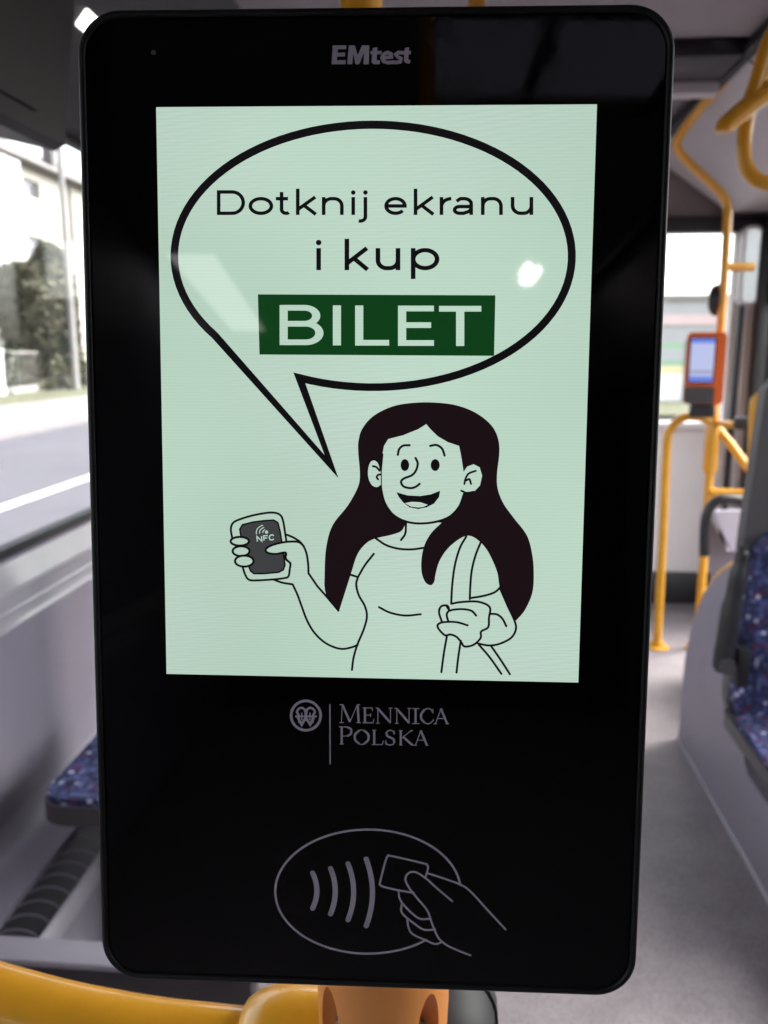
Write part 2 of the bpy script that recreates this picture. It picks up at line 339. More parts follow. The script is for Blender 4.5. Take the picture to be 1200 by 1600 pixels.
# front wall with window
holesF = [(.35, 1.325, .94, 1.845), (-.85, .2, .94, 1.845)]
wf = struct('wall_front', wall_with_holes(YF, YF + .05, XL, XR, 0, ZC + .08, holesF, 'Y'), 'whitepanel', smooth=False)
for h in holesF:
    obj('window_pane', bx(h[0], h[1], YF + .02, YF + .026, h[2], h[3]), 'pane', wf, smooth=False)
obj('kick_panel', bx(XL, XR, YF - .03, YF - .001, 0, .165, .006), 'black', wf)
obj('head_panel', bx(XL, XR, YF - .05, YF - .001, 1.846, 1.915, .006), 'coverdark', wf)
obj('shelf_edge', bx(.34, 1.34, YF - .045, YF - .001, .905, .94, .008), 'whitepanel', wf)
obj('upper_panel', bx(XL, XR, YF - .012, YF - .001, 1.92, ZC + .01), 'ceiling', wf)
struct('wall_rear', bx(XL, XR, YB - .05, YB, 0, ZC), 'coverdark', smooth=False)
# corner post by the door: post, door leaf edge and header box
t = thing('door_post', 'grey vertical door post with black seal in the front corner', 'post', (1.385, 4.2, 0))
obj('post', bx(1.352, 1.40, 4.18, 4.28, 0, 1.845, .008), 'cove', t); obj('seal', bx(1.334, 1.350, 4.19, 4.25, .02, 1.84, .004), 'rubber', t)
obj('door_leaf', bx(1.402, 1.449, 4.0, 4.28, .02, 1.845, .006), 'black', t)
t = thing('door_mirror', 'grey rounded mirror housing hanging under the front header', 'mirror', (1.325, 4.1, 1.5))
obj('housing', prism(rrect(1.285, 1.36, 1.50, 1.846, .025), 4.06, 4.14, 'Y', .008), 'cove', t); obj('mirror_face', prism(rrect(1.292, 1.353, 1.51, 1.83, .02), 4.054, 4.059, 'Y'), 'metal', t)

# right cove: long angled duct under the ceiling
t = thing('ceiling_duct', 'long pale grey angled air duct between ceiling and right windows', 'duct', (1.2, 4.3, 1.95))
cove = [(1.45, 1.93), (1.27, 1.93), (1.235, 1.945), (1.115, 2.03), (.86, 2.205), (1.45, 2.205)]
obj('cover', prism(cove, YB + .02, 4.235, 'Y'), 'cove', t, angle=25)
obj('seam', bx(.84, .875, YB + .02, 4.23, 2.165, 2.199), 'rubber', t)
for y in (1.2, 2.9): obj('joint_strip', prism([(1.448, 1.926), (1.268, 1.926), (1.232, 1.942), (1.112, 2.027), (.872, 2.192), (.88, 2.2), (1.448, 2.2)], y, y + .006, 'Y'), 'coverdark', t)
# ceiling cross pieces in front of the step
t = thing('ceiling_bulkhead', 'dull brown grey cross panel with pale front strip under the ceiling', 'ceiling panel', (0, 2.9, 2.16))
obj('panel', bx(XL, .855, 2.80, 3.05, 2.165, 2.215, .006), 'coverdark', t); obj('edge_strip', bx(XL, .85, 3.052, 3.12, 2.13, 2.21, .008), 'cove', t)
# left: dark overhead box and dark cove
t = thing('overhead_box', 'dark grey overhead equipment box above the left window', 'cabinet', (-.8, .5, 1.64))
box = [(-.949, 1.70), (-.72, 1.645), (-.70, 1.655), (-.62, 2.199), (-.949, 2.199)]
obj('body', prism(box, -1.1, 1.52, 'Y', .008), 'coverdark', t); obj('flap', prism([(-.695, 1.68), (-.685, 1.68), (-.615, 2.17), (-.625, 2.17)], -.9, 1.40, 'Y'), 'coverdark', t)
t = thing('cove_panel', 'dark grey angled panel above the left window', 'panel', (-.8, 2.9, 1.83))
obj('panel', prism([(-.949, 1.822), (-.93, 1.815), (-.60, 2.198), (-.949, 2.198)], 1.53, YF - .06, 'Y'), 'coverdark', t)
t = thing('strip_lamp', 'small white lit lamp on the dark panel above the left window', 'lamp', (-.8, 1.9, 2.0))
n = bx(-.012, .028, -.03, .10, -.012, .012, .005); bmesh.ops.rotate(n, verts=n.verts, cent=(0, 0, 0), matrix=Matrix.Rotation(R(-49.2), 3, 'Y')); bmesh.ops.translate(n, verts=n.verts, vec=(-.80, 1.86, 1.975)); obj('lens', n, 'lampglass', t)
n = bx(-.018, .034, -.036, .106, -.004, .022, .004); bmesh.ops.rotate(n, verts=n.verts, cent=(0, 0, 0), matrix=Matrix.Rotation(R(-49.2), 3, 'Y')); bmesh.ops.translate(n, verts=n.verts, vec=(-.806, 1.86, 1.981)); obj('frame', n, 'black', t)
# lamps further back, seen mirrored in the glass
t = thing('strip_lamp', 'long white ceiling strip lamp over the seats behind the terminal user', 'lamp', (-.77, -3, 2.2))
obj('lens', bx(-.86, -.68, -3.9, -2.5, 2.178, 2.192, .004), 'lampglass', t); obj('frame', bx(-.875, -.665, -3.915, -2.485, 2.186, 2.199, .003), 'cove', t)
t = thing('spot_lamp', 'small bright square ceiling spot lamp mirrored in the screen', 'lamp', (.572, -2.69, 2.2))
obj('lens', bx(.56, .606, -2.83, -2.63, 2.17, 2.185, .004), 'lampspot', t); obj('added_lens', bx(.541, .553, -2.72, -2.57, 2.172, 2.185, .003), 'lampspot', t); obj('frame', bx(.515, .63, -2.86, -2.545, 2.182, 2.199, .003), 'cove', t)  # narrow side piece added so the mirrored glint looks ragged

# ================================================================== HEATER, LOW PARTITION, LEFT SEAT
t = thing('floor_heater', 'grey floor heater with dark ribbed grille along the left wall', 'heater', (-.85, 2.2, 0))
obj('cover', prism([(-.949, .30), (-.935, .262), (-.91, .243), (-.845, .236), (-.845, .0), (-.949, .0)], 1.16, 4.2, 'Y'), 'wallgrey', t, angle=40)
obj('grille_bed', bx(-.844, -.748, 1.16, 4.2, .19, .222), 'black', t, smooth=False)
for i in range(70):
    y = 1.17 + i * .042
    obj('rib', tube([(-.843, y + .002, .226), (-.82, y + .012, .234), (-.795, y + .014, .236), (-.77, y + .010, .234), (-.749, y, .228)], .0017, seg=6, sub=2), 'podium', t)
obj('edge_trim', bx(-.747, -.738, 1.16, 4.2, .19, .242, .002), 'sillgrey', t); obj('front_face', bx(-.747, -.741, 1.16, 4.2, .0, .189), 'podium', t)
t = thing('low_partition', 'low grey partition panel standing below the yellow handrail', 'partition', (-.6, 1.11, 0))
obj('panel', bx(-.949, -.30, 1.095, 1.135, 0, .348, .003), 'coverdark', t); obj('top_cap', bx(-.949, -.296, 1.088, 1.142, .349, .362, .005), 'podium', t)
def seat(name, label, x0, x1, yback, zpan, ztop, cush_top, group, depth=.44):
    """rear-facing seat: backrest front at yback, pan towards -Y"""
    xc = (x0 + x1) / 2; hw = (x1 - x0) / 2
    t = thing(name, label, 'seat', (xc, yback - .2, zpan - .1), group)
    def outline(zl, zh, inset, low):
        L = [(-hw + .075 + inset, zl), (-hw + .03 + inset, zl + .06), (-hw + inset, zl + low), (-hw + inset - .003, zl + low + .15), (-hw + inset + .006, (zl + zh) / 2 + .1), (-hw + inset + .028, zh - .04), (-hw + inset + .06, zh)]
        Rr = [(-a, b) for a, b in L[::-1]]
        return [(xc + a, b) for a, b in L + Rr]
    obj('back_shell', prism(outline(zpan - .13, ztop, 0, .16), yback + .0, yback + .05, 'Y', .012, seg=3), 'shell', t)
    obj('back_cushion', prism(outline(zpan - .1, cush_top, .002, .15), yback - .05, yback + .004, 'Y', .02, seg=4), 'fabric', t)
    pan = rrect(x0 - .006, x1 + .006, yback - depth - .008, yback - .052, .05, 6)
    obj('pan_cushion', prism(pan, zpan - .035, zpan + .022, 'Z', .012, seg=4), 'fabric', t)
    obj('pan_shell', prism(rrect(x0 - .012, x1 + .012, yback - depth - .014, yback + .03, .055, 6), zpan - .03, zpan + .008, 'Z', .012), 'shell', t)
    return t
s1 = seat('bus_seat', 'blue patterned seat with dark rim beside the left wall heater', -.782, -.37, 1.86, .433, 1.1, .95, 'bus seats with blue patterned upholstery', .455)
obj('pedestal', bx(-.70, -.46, 1.52, 1.84, 0, .402, .01), 'podium', s1)

# ================================================================== RIGHT: SEAT, PODIUM, ARMREST
t = thing('seat_podium', 'grey curved seat podium with yellow edging beside the aisle', 'podium', (.9, 2.2, 0))
side = [(.8, 0), (2.69, 0), (2.69, .133), (2.68, .294), (2.645, .40), (2.584, .50), (2.52, .572), (2.45, .632), (2.36, .685), (2.27, .727), (2.2, .79), (2.16, .79), (2.15, .30), (2.05, .22), (.8, .20)]
obj('side_panel', prism(side, .765, .80, 'X', .006), 'podium', t); obj('body', bx(.801, 1.449, .82, 2.66, 0, .20, .01), 'podium', t); obj('rear_body', bx(.801, 1.449, 2.2, 2.60, .201, .45, .02), 'podium', t)
obj('edging', tube([(.78, 2.692, .02), (.78, 2.692, .133), (.78, 2.683, .294), (.78, 2.648, .40), (.78, 2.588, .503), (.78, 2.523, .576), (.78, 2.453, .637), (.78, 2.363, .69), (.78, 2.272, .732), (.78, 2.20, .80), (.78, 2.185, .815)], .013, seg=10, sub=3), 'yellow', t)
obj('base_skirt', bx(.758, .7645, .8, 2.69, 0, .016, .002), 'sillgrey', t)
s2 = seat('bus_seat', 'blue patterned rear facing seat with tall dark grey shell above aisle podium', .722, 1.18, 2.12, .36, 1.24, .85, 'bus seats with blue patterned upholstery')
a = obj('armrest', tube([(.684, 2.06, .50), (.684, 2.06, .53), (.690, 2.06, .64), (.700, 2.06, .74), (.7065, 2.06, .80), (.708, 2.06, .825)], [.022, .027, .025, .021, .017, .011], seg=14, sub=4), 'black', s2)
obj('pivot_cap', lathe([(.0, -.006), (.02, -.006), (.02, 0), (.018, .004), (.0, .004)], (.684, 2.030, .522), 'Y', 20), 'shell', a, local=False)
obj('pivot_block', bx(.712, .742, 2.035, 2.10, .465, .565, .006), 'rubber', s2)
t = thing('bus_seat', 'far dark framed seat top with pale lavender back by the yellow pole', 'seat', (1.03, 3.2, .4), 'bus seats with blue patterned upholstery')
obj('frame', tube([(.958, 3.2, .52), (.952, 3.2, .64), (.962, 3.2, .70), (.99, 3.2, .735), (1.03, 3.2, .742), (1.10, 3.2, .735), (1.2, 3.2, .735), (1.235, 3.2, .70), (1.24, 3.2, .5)], .02, seg=12, sub=4), 'black', t)
obj('back_pad', prism([(.975, .695), (1.22, .705), (1.215, .62), (1.12, .55), (1.06, .54)], 3.19, 3.22, 'Y', .008), 'paper', t); obj('lower_shell', prism([(.97, .67), (1.05, .535), (1.13, .545), (1.21, .60), (1.2, .3), (1.02, .3)], 3.224, 3.26, 'Y', .008), 'podium', t); obj('stand', bx(1.05, 1.15, 3.2, 3.3, 0, .31, .01), 'podium', t)
t = thing('floor_box', 'low grey box on the floor behind the curved podium', 'box', (1.2, 3.1, 0))
obj('body', bx(1.0, 1.449, 2.80, 3.18, 0, .26, .02), 'podium', t); obj('yellow_edge', bx(.985, .999, 2.80, 3.18, .0, .02, .002), 'yellow', t)

# ================================================================== POLES, RAILS, HANDLES
g = 'yellow grab poles'
def mushroom(x, y, z): return lathe([(.05, 0), (.05, .006), (.03, .012), (.026, .03)], (x, y, z), 'Z', 24)
t = thing('grab_pole', 'yellow ceiling pole standing right behind the ticket terminal', 'pole', (-.0895, .8, 0), g)
obj('tube', tube([(-.0895, .8, 0), (-.0895, .8, 1.1), (-.0895, .8, ZC)], .0185, seg=24), 'yellow', t); obj('foot_flange', mushroom(-.0895, .8, 0), 'yellow', t)
t = thing('grab_pole', 'thin looking yellow pole far behind the top of the ticket terminal', 'pole', (.029, 2.0, 0), g)
obj('tube', tube([(.029, 2.0, 0), (.029, 2.0, ZC)], .0185, seg=24), 'yellow', t); obj('foot_flange', mushroom(.029, 2.0, 0), 'yellow', t)
t = thing('grab_pole', 'yellow pole with a kinked top carrying the orange ticket validator', 'pole', (1.075, 3.6, 0), g)
obj('tube', tube([(1.075, 3.6, 0), (1.075, 3.6, .4), (1.073, 3.6, 1.0), (1.073, 3.6, 1.5), (1.068, 3.6, 1.80), (1.062, 3.6, 1.86), (1.03, 3.585, 1.907), (.87, 3.50, 2.012), (.822, 3.46, 2.05), (.818, 3.43, 2.085), (.845, 3.32, 2.135), (.895, 3.1, 2.205)], .0175, seg=18, sub=5), 'yellow', t)
obj('sleeve', lathe([(.021, .78), (.029, .80), (.029, .98), (.024, 1.0)], (1.073, 3.6, 0), 'Z', 24), 'yellow', t)
obj('foot_flange', mushroom(1.075, 3.6, 0), 'yellow', t)
obj('cross_arm', tube([(1.075, 3.6, 1.625), (1.19, 3.62, 1.625)], .017, seg=14), 'yellow', t)
t = thing('cut_short_pole', 'yellow pole cut short under the ceiling to shape its mirrored streak', 'rail', (.045, -.75, 2.2))  # pole kept only near the ceiling so its mirrored streak stays short
obj('tube', tube([(.045, -.75, 1.885), (.045, -.75, 1.89), (.045, -.75, 1.9), (.045, -.75, ZC)], [.004, .012, .015, .015], seg=20), 'yellow', t); obj('flange', lathe([(.02, -.03), (.03, -.012), (.05, -.006), (.05, -.001)], (.045, -.75, ZC), 'Z', 24), 'yellow', t)
t = thing('added_hatch', 'added tinted hatch with dark frame bars brightening the mirrored ceiling', 'hatch', (.35, -1.12, ZC))  # unseen hatch, added so skylight brightens the ceiling mirrored in the glass
obj('pane', bx(HX0 + .002, HX1 - .002, HY0 + .002, HY1 - .002, ZC + .03, ZC + .034), 'tint', t, smooth=False)
for x in (HX0 + .002, .30, HX1 - .027): obj('frame_bar', bx(x, x + .025, HY0 + .03, -.958, ZC + .005, ZC + .0295), 'rubber', t)
for y0, y1 in ((HY0 + .002, HY0 + .028), (-.957, -.93), (HY1 - .02, HY1 - .002)): obj('frame_bar', bx(HX0 + .003, HX1 - .003, y0, y1, ZC + .005, ZC + .0295), 'rubber', t)
obj('latch', bx(.30, .325, -1.06, -.99, ZC - .04, ZC + .004, .005), 'black', t)
t = thing('guard_rail', 'yellow arched guard rail beside the orange ticket validator', 'rail', (.9, 3.6, 0))
obj('arch', tube([(.903, 3.6, 0), (.897, 3.6, .5), (.889, 3.6, .90), (.90, 3.6, .965), (.93, 3.6, 1.005), (.975, 3.6, 1.022), (1.03, 3.6, 1.015), (1.06, 3.6, 1.0)], .0185, seg=16, sub=5), 'yellow', t); obj('foot_flange', mushroom(.903, 3.6, 0), 'yellow', t)
obj('brace', tube([(1.08, 3.6, .985), (1.15, 3.58, .90), (1.30, 3.55, .70)], .018, seg=14), 'yellow', t); obj('lower_arm', tube([(1.08, 3.59, .70), (1.22, 3.57, .70)], .02, seg=14), 'yellow', t)
obj('arm_pad', bx(1.10, 1.30, 3.40, 3.45, .985, 1.035, .012), 'black', t); obj('pad_arm', tube([(1.08, 3.595, .995), (1.12, 3.43, 1.0)], .014, seg=12), 'yellow', t)
t = thing('guard_rail', 'yellow hooked rail top rising behind the tall grey seat shell', 'rail', (1.03, 3.0, 0))
obj('tube', tube([(1.05, 3.0, 0), (1.05, 3.0, .5), (1.035, 3.0, .95), (1.027, 3.0, 1.10), (1.035, 3.0, 1.13), (1.06, 3.0, 1.142), (1.10, 3.0, 1.125), (1.15, 3.0, 1.05)], .0165, seg=14, sub=5), 'yellow', t); obj('foot_flange', mushroom(1.05, 3.0, 0), 'yellow', t)
# stop button on the kinked pole
t = thing('stop_button', 'round dark stop button clamped to the kinked yellow pole', 'button', (1.035, 3.56, 1.5))
n = lathe([(.0, -.03), (.04, -.03), (.06, -.02), (.066, 0), (.06, .02), (.04, .03), (0, .03)], (0, 0, 0), 'Y', 28); lathe([(0, -.036), (.03, -.035), (.032, -.0301)], (0, 0, 0), 'Y', 24, n)
bmesh.ops.rotate(n, verts=n.verts, cent=(0, 0, 0), matrix=Matrix.Rotation(R(58), 3, 'Z')); bmesh.ops.translate(n, verts=n.verts, vec=(1.067, 3.645, 1.497)); obj('body', n, 'black', t)
n = bx(-.02, .02, -.02, .02, -.03, .03, .008); bmesh.ops.translate(n, verts=n.verts, vec=(1.073, 3.612, 1.497)); obj('clamp', n, 'black', t)
# hanging grab handles
def handle(label, P, path, r, strap):
    t = thing('hanging_handle', label, 'handle', P, 'yellow hanging grab handles')
    obj('loop', tube([Vector(p) for p in path], r, seg=14, sub=4), 'yellow', t); obj('strap', tube([Vector(p) for p in strap], .011, seg=10), 'yellow', t); return t
handle('yellow hanging grab handle with a thick grip below the ceiling duct', (.50, 1.5, 1.9), [(.43, 1.5, 1.648), (.433, 1.5, 1.66), (.47, 1.5, 1.692), (.51, 1.5, 1.72), (.58, 1.5, 1.76), (.60, 1.5, 1.79), (.585, 1.5, 1.81), (.52, 1.5, 1.815), (.49, 1.5, 1.79), (.473, 1.5, 1.72), (.466, 1.5, 1.69)], [.014, .0155, .0155, .0155, .015, .012, .011, .011, .011, .0115, .012], [(.52, 1.5, 1.813), (.54, 1.5, ZC)])
handle('darker yellow hanging grab handle loop hanging behind the thick one', (.53, 1.58, 1.9), [(.55, 1.58, 1.80), (.50, 1.58, 1.745), (.488, 1.58, 1.68), (.489, 1.58, 1.63), (.50, 1.58, 1.60), (.53, 1.58, 1.582), (.60, 1.58, 1.575), (.66, 1.58, 1.60), (.67, 1.58, 1.66), (.62, 1.58, 1.76), (.57, 1.58, 1.81)], .0125, [(.56, 1.58, 1.805), (.56, 1.58, ZC)])
# orange-red validator on the pole
t = thing('ticket_validator', 'orange ticket validator with lit bluish screen on a yellow pole', 'validator', (1.0, 3.5, 1.08))
vb = thing('tmp', '', ''); bpy.data.objects.remove(vb)
def turn(n, c=(1.04, 3.55, 0), a=-16):
    bmesh.ops.rotate(n, verts=n.verts, cent=c, matrix=Matrix.Rotation(R(a), 3, 'Z')); return n
obj('body', turn(prism(rrect(.935, 1.085, 1.08, 1.365, .02), 3.47, 3.56, 'Y', .012, seg=3)), 'redplastic', t)
obj('lower_front', turn(prism(rrect(.938, 1.05, 1.082, 1.15, .012), 3.458, 3.469, 'Y', .004)), 'shell', t)
vs = obj('screen', turn(prism(rrect(.948, 1.045, 1.165, 1.345, .006), 3.464, 3.469, 'Y')), 'black', t)
M['vscreen'] = mat('validator_screen', (.01, .01, .01), .1, .5, emit=srgb(188, 196, 235), estr=K); M['vblue'] = mat('validator_blue', (.01, .01, .01), .1, .5, emit=srgb(110, 135, 225), estr=K); M['vgrey'] = mat('validator_grey', (.01, .01, .01), .1, .5, emit=srgb(150, 150, 170), estr=K)
obj('display', turn(bx(.952, 1.041, 3.4615, 3.4635, 1.17, 1.34)), 'vscreen', vs, smooth=False); obj('display_bar', turn(bx(.952, 1.041, 3.4600, 3.4612, 1.17, 1.192)), 'vblue', vs, smooth=False); obj('display_line', turn(bx(.952, 1.041, 3.4600, 3.4612, 1.205, 1.214)), 'vgrey', vs, smooth=False); obj('display_head', turn(bx(.952, 1.041, 3.4600, 3.4612, 1.322, 1.34)), 'vblue', vs, smooth=False)
obj('bracket', turn(bx(.96, 1.06, 3.49, 3.57, 1.025, 1.0795, .01)), 'black', t)

# ================================================================== HANDRAIL AND CLAMP UNDER THE TERMINAL
t = thing('handrail', 'thick glossy yellow handrail with T fitting below the ticket terminal', 'handrail', (-.1, .45, .88))
obj('rail', tube([(-.94, .50, 1.03), (-.60, .44, .975), (-.40, .43, .928), (-.27, .43, .8925), (-.20, .432, .8785), (-.14, .436, .871), (-.08, .44, .866), (-.03, .44, .864)], .0235, seg=32, sub=8), 'yellow', t)
obj('wall_flange', lathe([(.05, -.012), (.05, 0), (.03, .012), (.025, .02)], (-.94, .50, 1.03), 'X', 24), 'yellow', t)
fit = obj('tee_fitting', tube([(-.128, .437, .867), (-.1255, .437, .867), (-.119, .437, .867), (-.110, .437, .867), (-.098, .437, .867), (-.05, .438, .866), (-.03, .438, .866)], [.026, .031, .036, .039, .0405, .041, .041], seg=40), 'yellow', t)
obj('fitting_lip', tube([(-.127, .434, .8545), (-.10, .434, .8545), (-.03, .434, .8535)], [.0412, .0428, .0428], seg=40), 'yellow', t)
obj('post', tube([(-.035, .44, 0), (-.035, .44, .86)], .019, seg=24), 'yellow', t); obj('foot_flange', mushroom(-.035, .44, 0), 'yellow', t)
t = thing('terminal_bracket', 'orange moulded bracket sleeve carrying the ticket terminal on the rail', 'bracket', (-.035, .42, .85))
br = obj('sleeve', lathe([(.026, .845), (.030, .86), (.034, .885), (.0365, .91), (.0375, .935), (.0375, 1.10), (.034, 1.105)], (-.0365, .415, 0), 'Z', 64), 'orange', t)
for sx in (-1, 1):                     # two counterbored screw pockets cut into the sleeve, each with its screw
    az = R(-90 + sx * 47); px, py = -.0365 + .0395 * math.cos(az), .415 + .0395 * math.sin(az)
    n = bmesh.new(); bmesh.ops.create_icosphere(n, subdivisions=3, radius=1, matrix=Matrix.Translation((px, py, .934)) @ Matrix.Rotation(az, 4, 'Z') @ Matrix.Diagonal((.014, .0085, .026, 1)))
    cut = obj('cutter', n, 'orange', t)
    md = br.modifiers.new('pocket', 'BOOLEAN'); md.operation = 'DIFFERENCE'; md.solver = 'EXACT'; md.object = cut
    bpy.context.view_layer.update(); dg = bpy.context.evaluated_depsgraph_get(); nm = bpy.data.meshes.new_from_object(br.evaluated_get(dg)); br.modifiers.clear(); old = br.data; br.data = nm; bpy.data.objects.remove(cut)
    nm.shade_smooth(); nm.set_sharp_from_angle(angle=R(40))
    qx, qy = -.0365 + .028 * math.cos(az), .415 + .028 * math.sin(az)
    obj('screw', lathe([(.0, -.004), (.0042, -.004), (.0045, .0), (.003, .003), (.0, .003)], (qx, qy, .934), 'Y', 16), 'metal', br)
obj('plate', bx(-.07, .0, .372, .415, 1.06, 1.22, .006), 'orange', t)
t = thing('rail_end_cap', 'round dark plastic cap on the rail behind the orange bracket', 'cap', (-.010, .455, .866))
obj('dome', lathe([(.0, -.03), (.02, -.028), (.034, -.018), (.041, 0), (.042, .02)], (-.010, .455, .866), 'Y', 36), 'rubber', t); obj('collar', lathe([(.044, 0), (.044, .012), (.03, .016)], (-.010, .476, .866), 'Y', 36), 'rubber', t)

# ================================================================== OUTSIDE THINGS, LEFT
HX = -20.0
t = thing('apartment_house', 'cream three storey house with grey roof edge across the road', 'house', (HX - 5, 41, ZR))
hw = []
for zf in (2.4, 5.25, 8.2):
    for yc in (32.0, 39.6, 47.5): hw.append((yc - .75, yc + .75, zf, zf + (1.25 if zf < 8 else .85)))
wobj = obj('wall', wall_with_holes(HX - .35, HX, 28, 52, ZR, 9.55, hw), 'render', t, smooth=False)
obj('rear_block', bx(HX - 10, HX - .4, 28.05, 51.95, ZR, 9.5), 'render', t, smooth=False)
for i, h in enumerate(hw):
    fr = obj('window', bx(HX - .33, HX - .22, h[0] + .02, h[1] - .02, h[2] + .02, h[3] - .02), 'winframe', t, smooth=False)
    for q in (0, 1):
        m = (h[0] + h[1]) / 2; a, b = (h[0] + .1, m - .05) if q == 0 else (m + .05, h[1] - .1)
        obj('pane', bx(HX - .219, HX - .2, a, b, h[2] + .1, h[3] - .1), 'winglass', fr, smooth=False)
    obj('sill', bx(HX + .001, HX + .12, h[0] - .1, h[1] + .1, h[2] - .08, h[2]), 'winframe', fr, smooth=False)
rf = obj('roof', prism([(HX + .45, 9.56), (HX + .45, 9.80), (HX - 5, 12.6), (HX - 10.6, 9.8), (HX - 10.6, 9.56)], 27.5, 52.5, 'Y'), 'roof', t, smooth=False)
obj('gutter', tube([(HX + .52, 27.5, 9.72), (HX + .52, 52.5, 9.72)], .09, seg=10), 'concrete', rf); obj('chimney', bx(HX - 1.2, HX - .7, 43.3, 43.8, 9.6, 11.4), 'roof', rf, smooth=False)
obj('drainpipe', tube([(HX + .12, 43.4, ZR), (HX + .12, 43.4, 9.6)], .08, seg=10), 'concrete', t)
obj('bay', bx(HX + .001, HX + .9, 29.5, 36.9, ZR, 9.3), 'renderwhite', t, smooth=False)
for z in (3.0, 6.3): obj('bay_ledge', bx(HX + .9, HX + 1.0, 29.4, 37.0, z, z + .25), 'concrete', t, smooth=False)
t = thing('apartment_house', 'pale farther house with balconies beyond the cream one', 'house', (HX - 3, 62, ZR))
obj('wall', bx(HX - 8, HX + .4, 53.2, 70, ZR, 9.0), 'renderwhite', t, smooth=False); obj('roof', prism([(HX + .9, 9.0), (HX + .9, 9.2), (HX - 4, 11.5), (HX - 8.5, 9.2), (HX - 8.5, 9.0)], 53, 70.5, 'Y'), 'roof', t, smooth=False)
for z in (2.2, 5.0): obj('balcony', bx(HX + .401, HX + 1.5, 54, 57, z, z + 1.0), 'concrete', t, smooth=False)
def foliage(bm_pts, n, size, fn):
    bm = bmesh.new(); rnd = random.Random(n)
    for i in range(n):
        p = fn(rnd)
        if p is None: continue
        d = Vector((rnd.gauss(0, 1), rnd.gauss(0, 1), rnd.gauss(0, .6))).normalized(); e = d.cross(Vector((rnd.gauss(0, 1), rnd.gauss(0, 1), rnd.gauss(0, 1)))).normalized()
        s = size * rnd.uniform(.6, 1.4); P = Vector(p)
        v = [bm.verts.new(P + d * s), bm.verts.new(P + e * s * .5), bm.verts.new(P - d * s * .8), bm.verts.new(P - e * s * .5)]; bm.faces.new(v)
    return bm
def conifer(name, label, x, y, h, r, m, n, grp, top=.5):
    t = thing(name, label, 'tree', (x, y, ZR), grp)
    def fn(rd):
        u = rd.random() ** .8; z = u * h; rad = r * min(1, (1 - u) ** top * 1.25) * (1 + .18 * math.sin(7 * u + 3 * x))
        a = rd.uniform(0, 6.283); q = rad * (rd.uniform(.55, 1.08)) * (1 + .15 * math.sin(3 * a + 5 * u)); return (x + q * math.cos(a), y + q * math.sin(a), ZR + .15 + z)
    obj('crown', foliage(None, n, .2, fn), m, t, smooth=False); obj('trunk', tube([(x, y, ZR), (x, y, ZR + h * .5), (x, y, ZR + h * .93)], [.16, .11, .02], seg=10), 'bark', t)
gt = 'thuja trees in front of the cream house'
conifer('thuja_tree', 'broad dark thuja tree with flat top before the cream house', -16.0, 30.7, 4.55, 1.0, 'leaf', 9000, gt, .16)
conifer('thuja_tree', 'tallest pointed dark thuja tree behind the white gate', -16.0, 32.6, 5.5, 1.0, 'leaf', 9000, gt, .42)
conifer('thuja_tree', 'lower pale leafy tree left of the broad thuja', -16.6, 27.6, 4.3, 1.0, 'leaf2', 4000, gt, .4)
t = thing('garden_hedge', 'low trimmed dark hedge behind the garden fence', 'hedge', (-15.9, 29, ZR))
def hf(rd):
    f = rd.random(); y = rd.uniform(27.6, 30.4); return (-15.9 + rd.uniform(-.35, .4), y, ZR + .1 + rd.uniform(0, 1.45))
obj('foliage', foliage(None, 4200, .13, hf), 'leaf', t, smooth=False); obj('stems', bx(-16.0, -15.85, 27.8, 30.2, ZR, ZR + .9), 'bark', t, smooth=False)
gp = 'white gate posts at the pavement edge'
for y, lab in ((27.2, 'white garden post beside the low hedge'), (30.75, 'white gate post between hedge and white gate'), (32.5, 'white gate post beside the utility pole')):
    t = thing('gate_post', lab, 'post', (-15.45, y, ZR), gp); obj('shaft', bx(-15.65, -15.3, y - .18, y + .18, ZR, 1.2, .02), 'gatewhite', t); obj('cap', bx(-15.7, -15.25, y - .23, y + .23, 1.201, 1.28, .03), 'gatewhite', t)
t = thing('garden_gate', 'white boarded garden gate between white posts', 'gate', (-15.45, 31.6, ZR))
for i in range(7): obj('board', bx(-15.49, -15.45, 30.97 + i * .195, 31.14 + i * .195, ZR + .12, 1.0 + .05 * math.sin(i)), 'gatewhite', t, smooth=False)
for z in (.05, .8): obj('rail', bx(-15.53, -15.491, 30.95, 32.3, z, z + .08), 'gatewhite', t, smooth=False)
t = thing('garden_fence', 'low concrete fence base with thin rail before the hedge', 'fence', (-15.45, 29, ZR))
obj('base', bx(-15.5, -15.38, 27.4, 30.55, ZR, ZR + .35), 'concrete', t, smooth=False); obj('rail', bx(-15.47, -15.41, 27.4, 30.55, 1.14, 1.2), 'concrete', t, smooth=False)
for i in range(9): obj('bar', bx(-15.455, -15.425, 27.55 + i * .36, 27.58 + i * .36, ZR + .351, 1.139), 'concrete', t, smooth=False)
t = thing('utility_pole', 'grey concrete utility pole beside the white gate post', 'pole', (-14.6, 31.2, ZR)); obj('shaft', tube([(-14.6, 31.2, ZR), (-14.6, 31.2, 9.2)], [.14, .10], seg=12), 'concrete', t); obj('crossarm', bx(-14.65, -14.55, 30.6, 31.8, 8.7, 8.8), 'concrete', t)
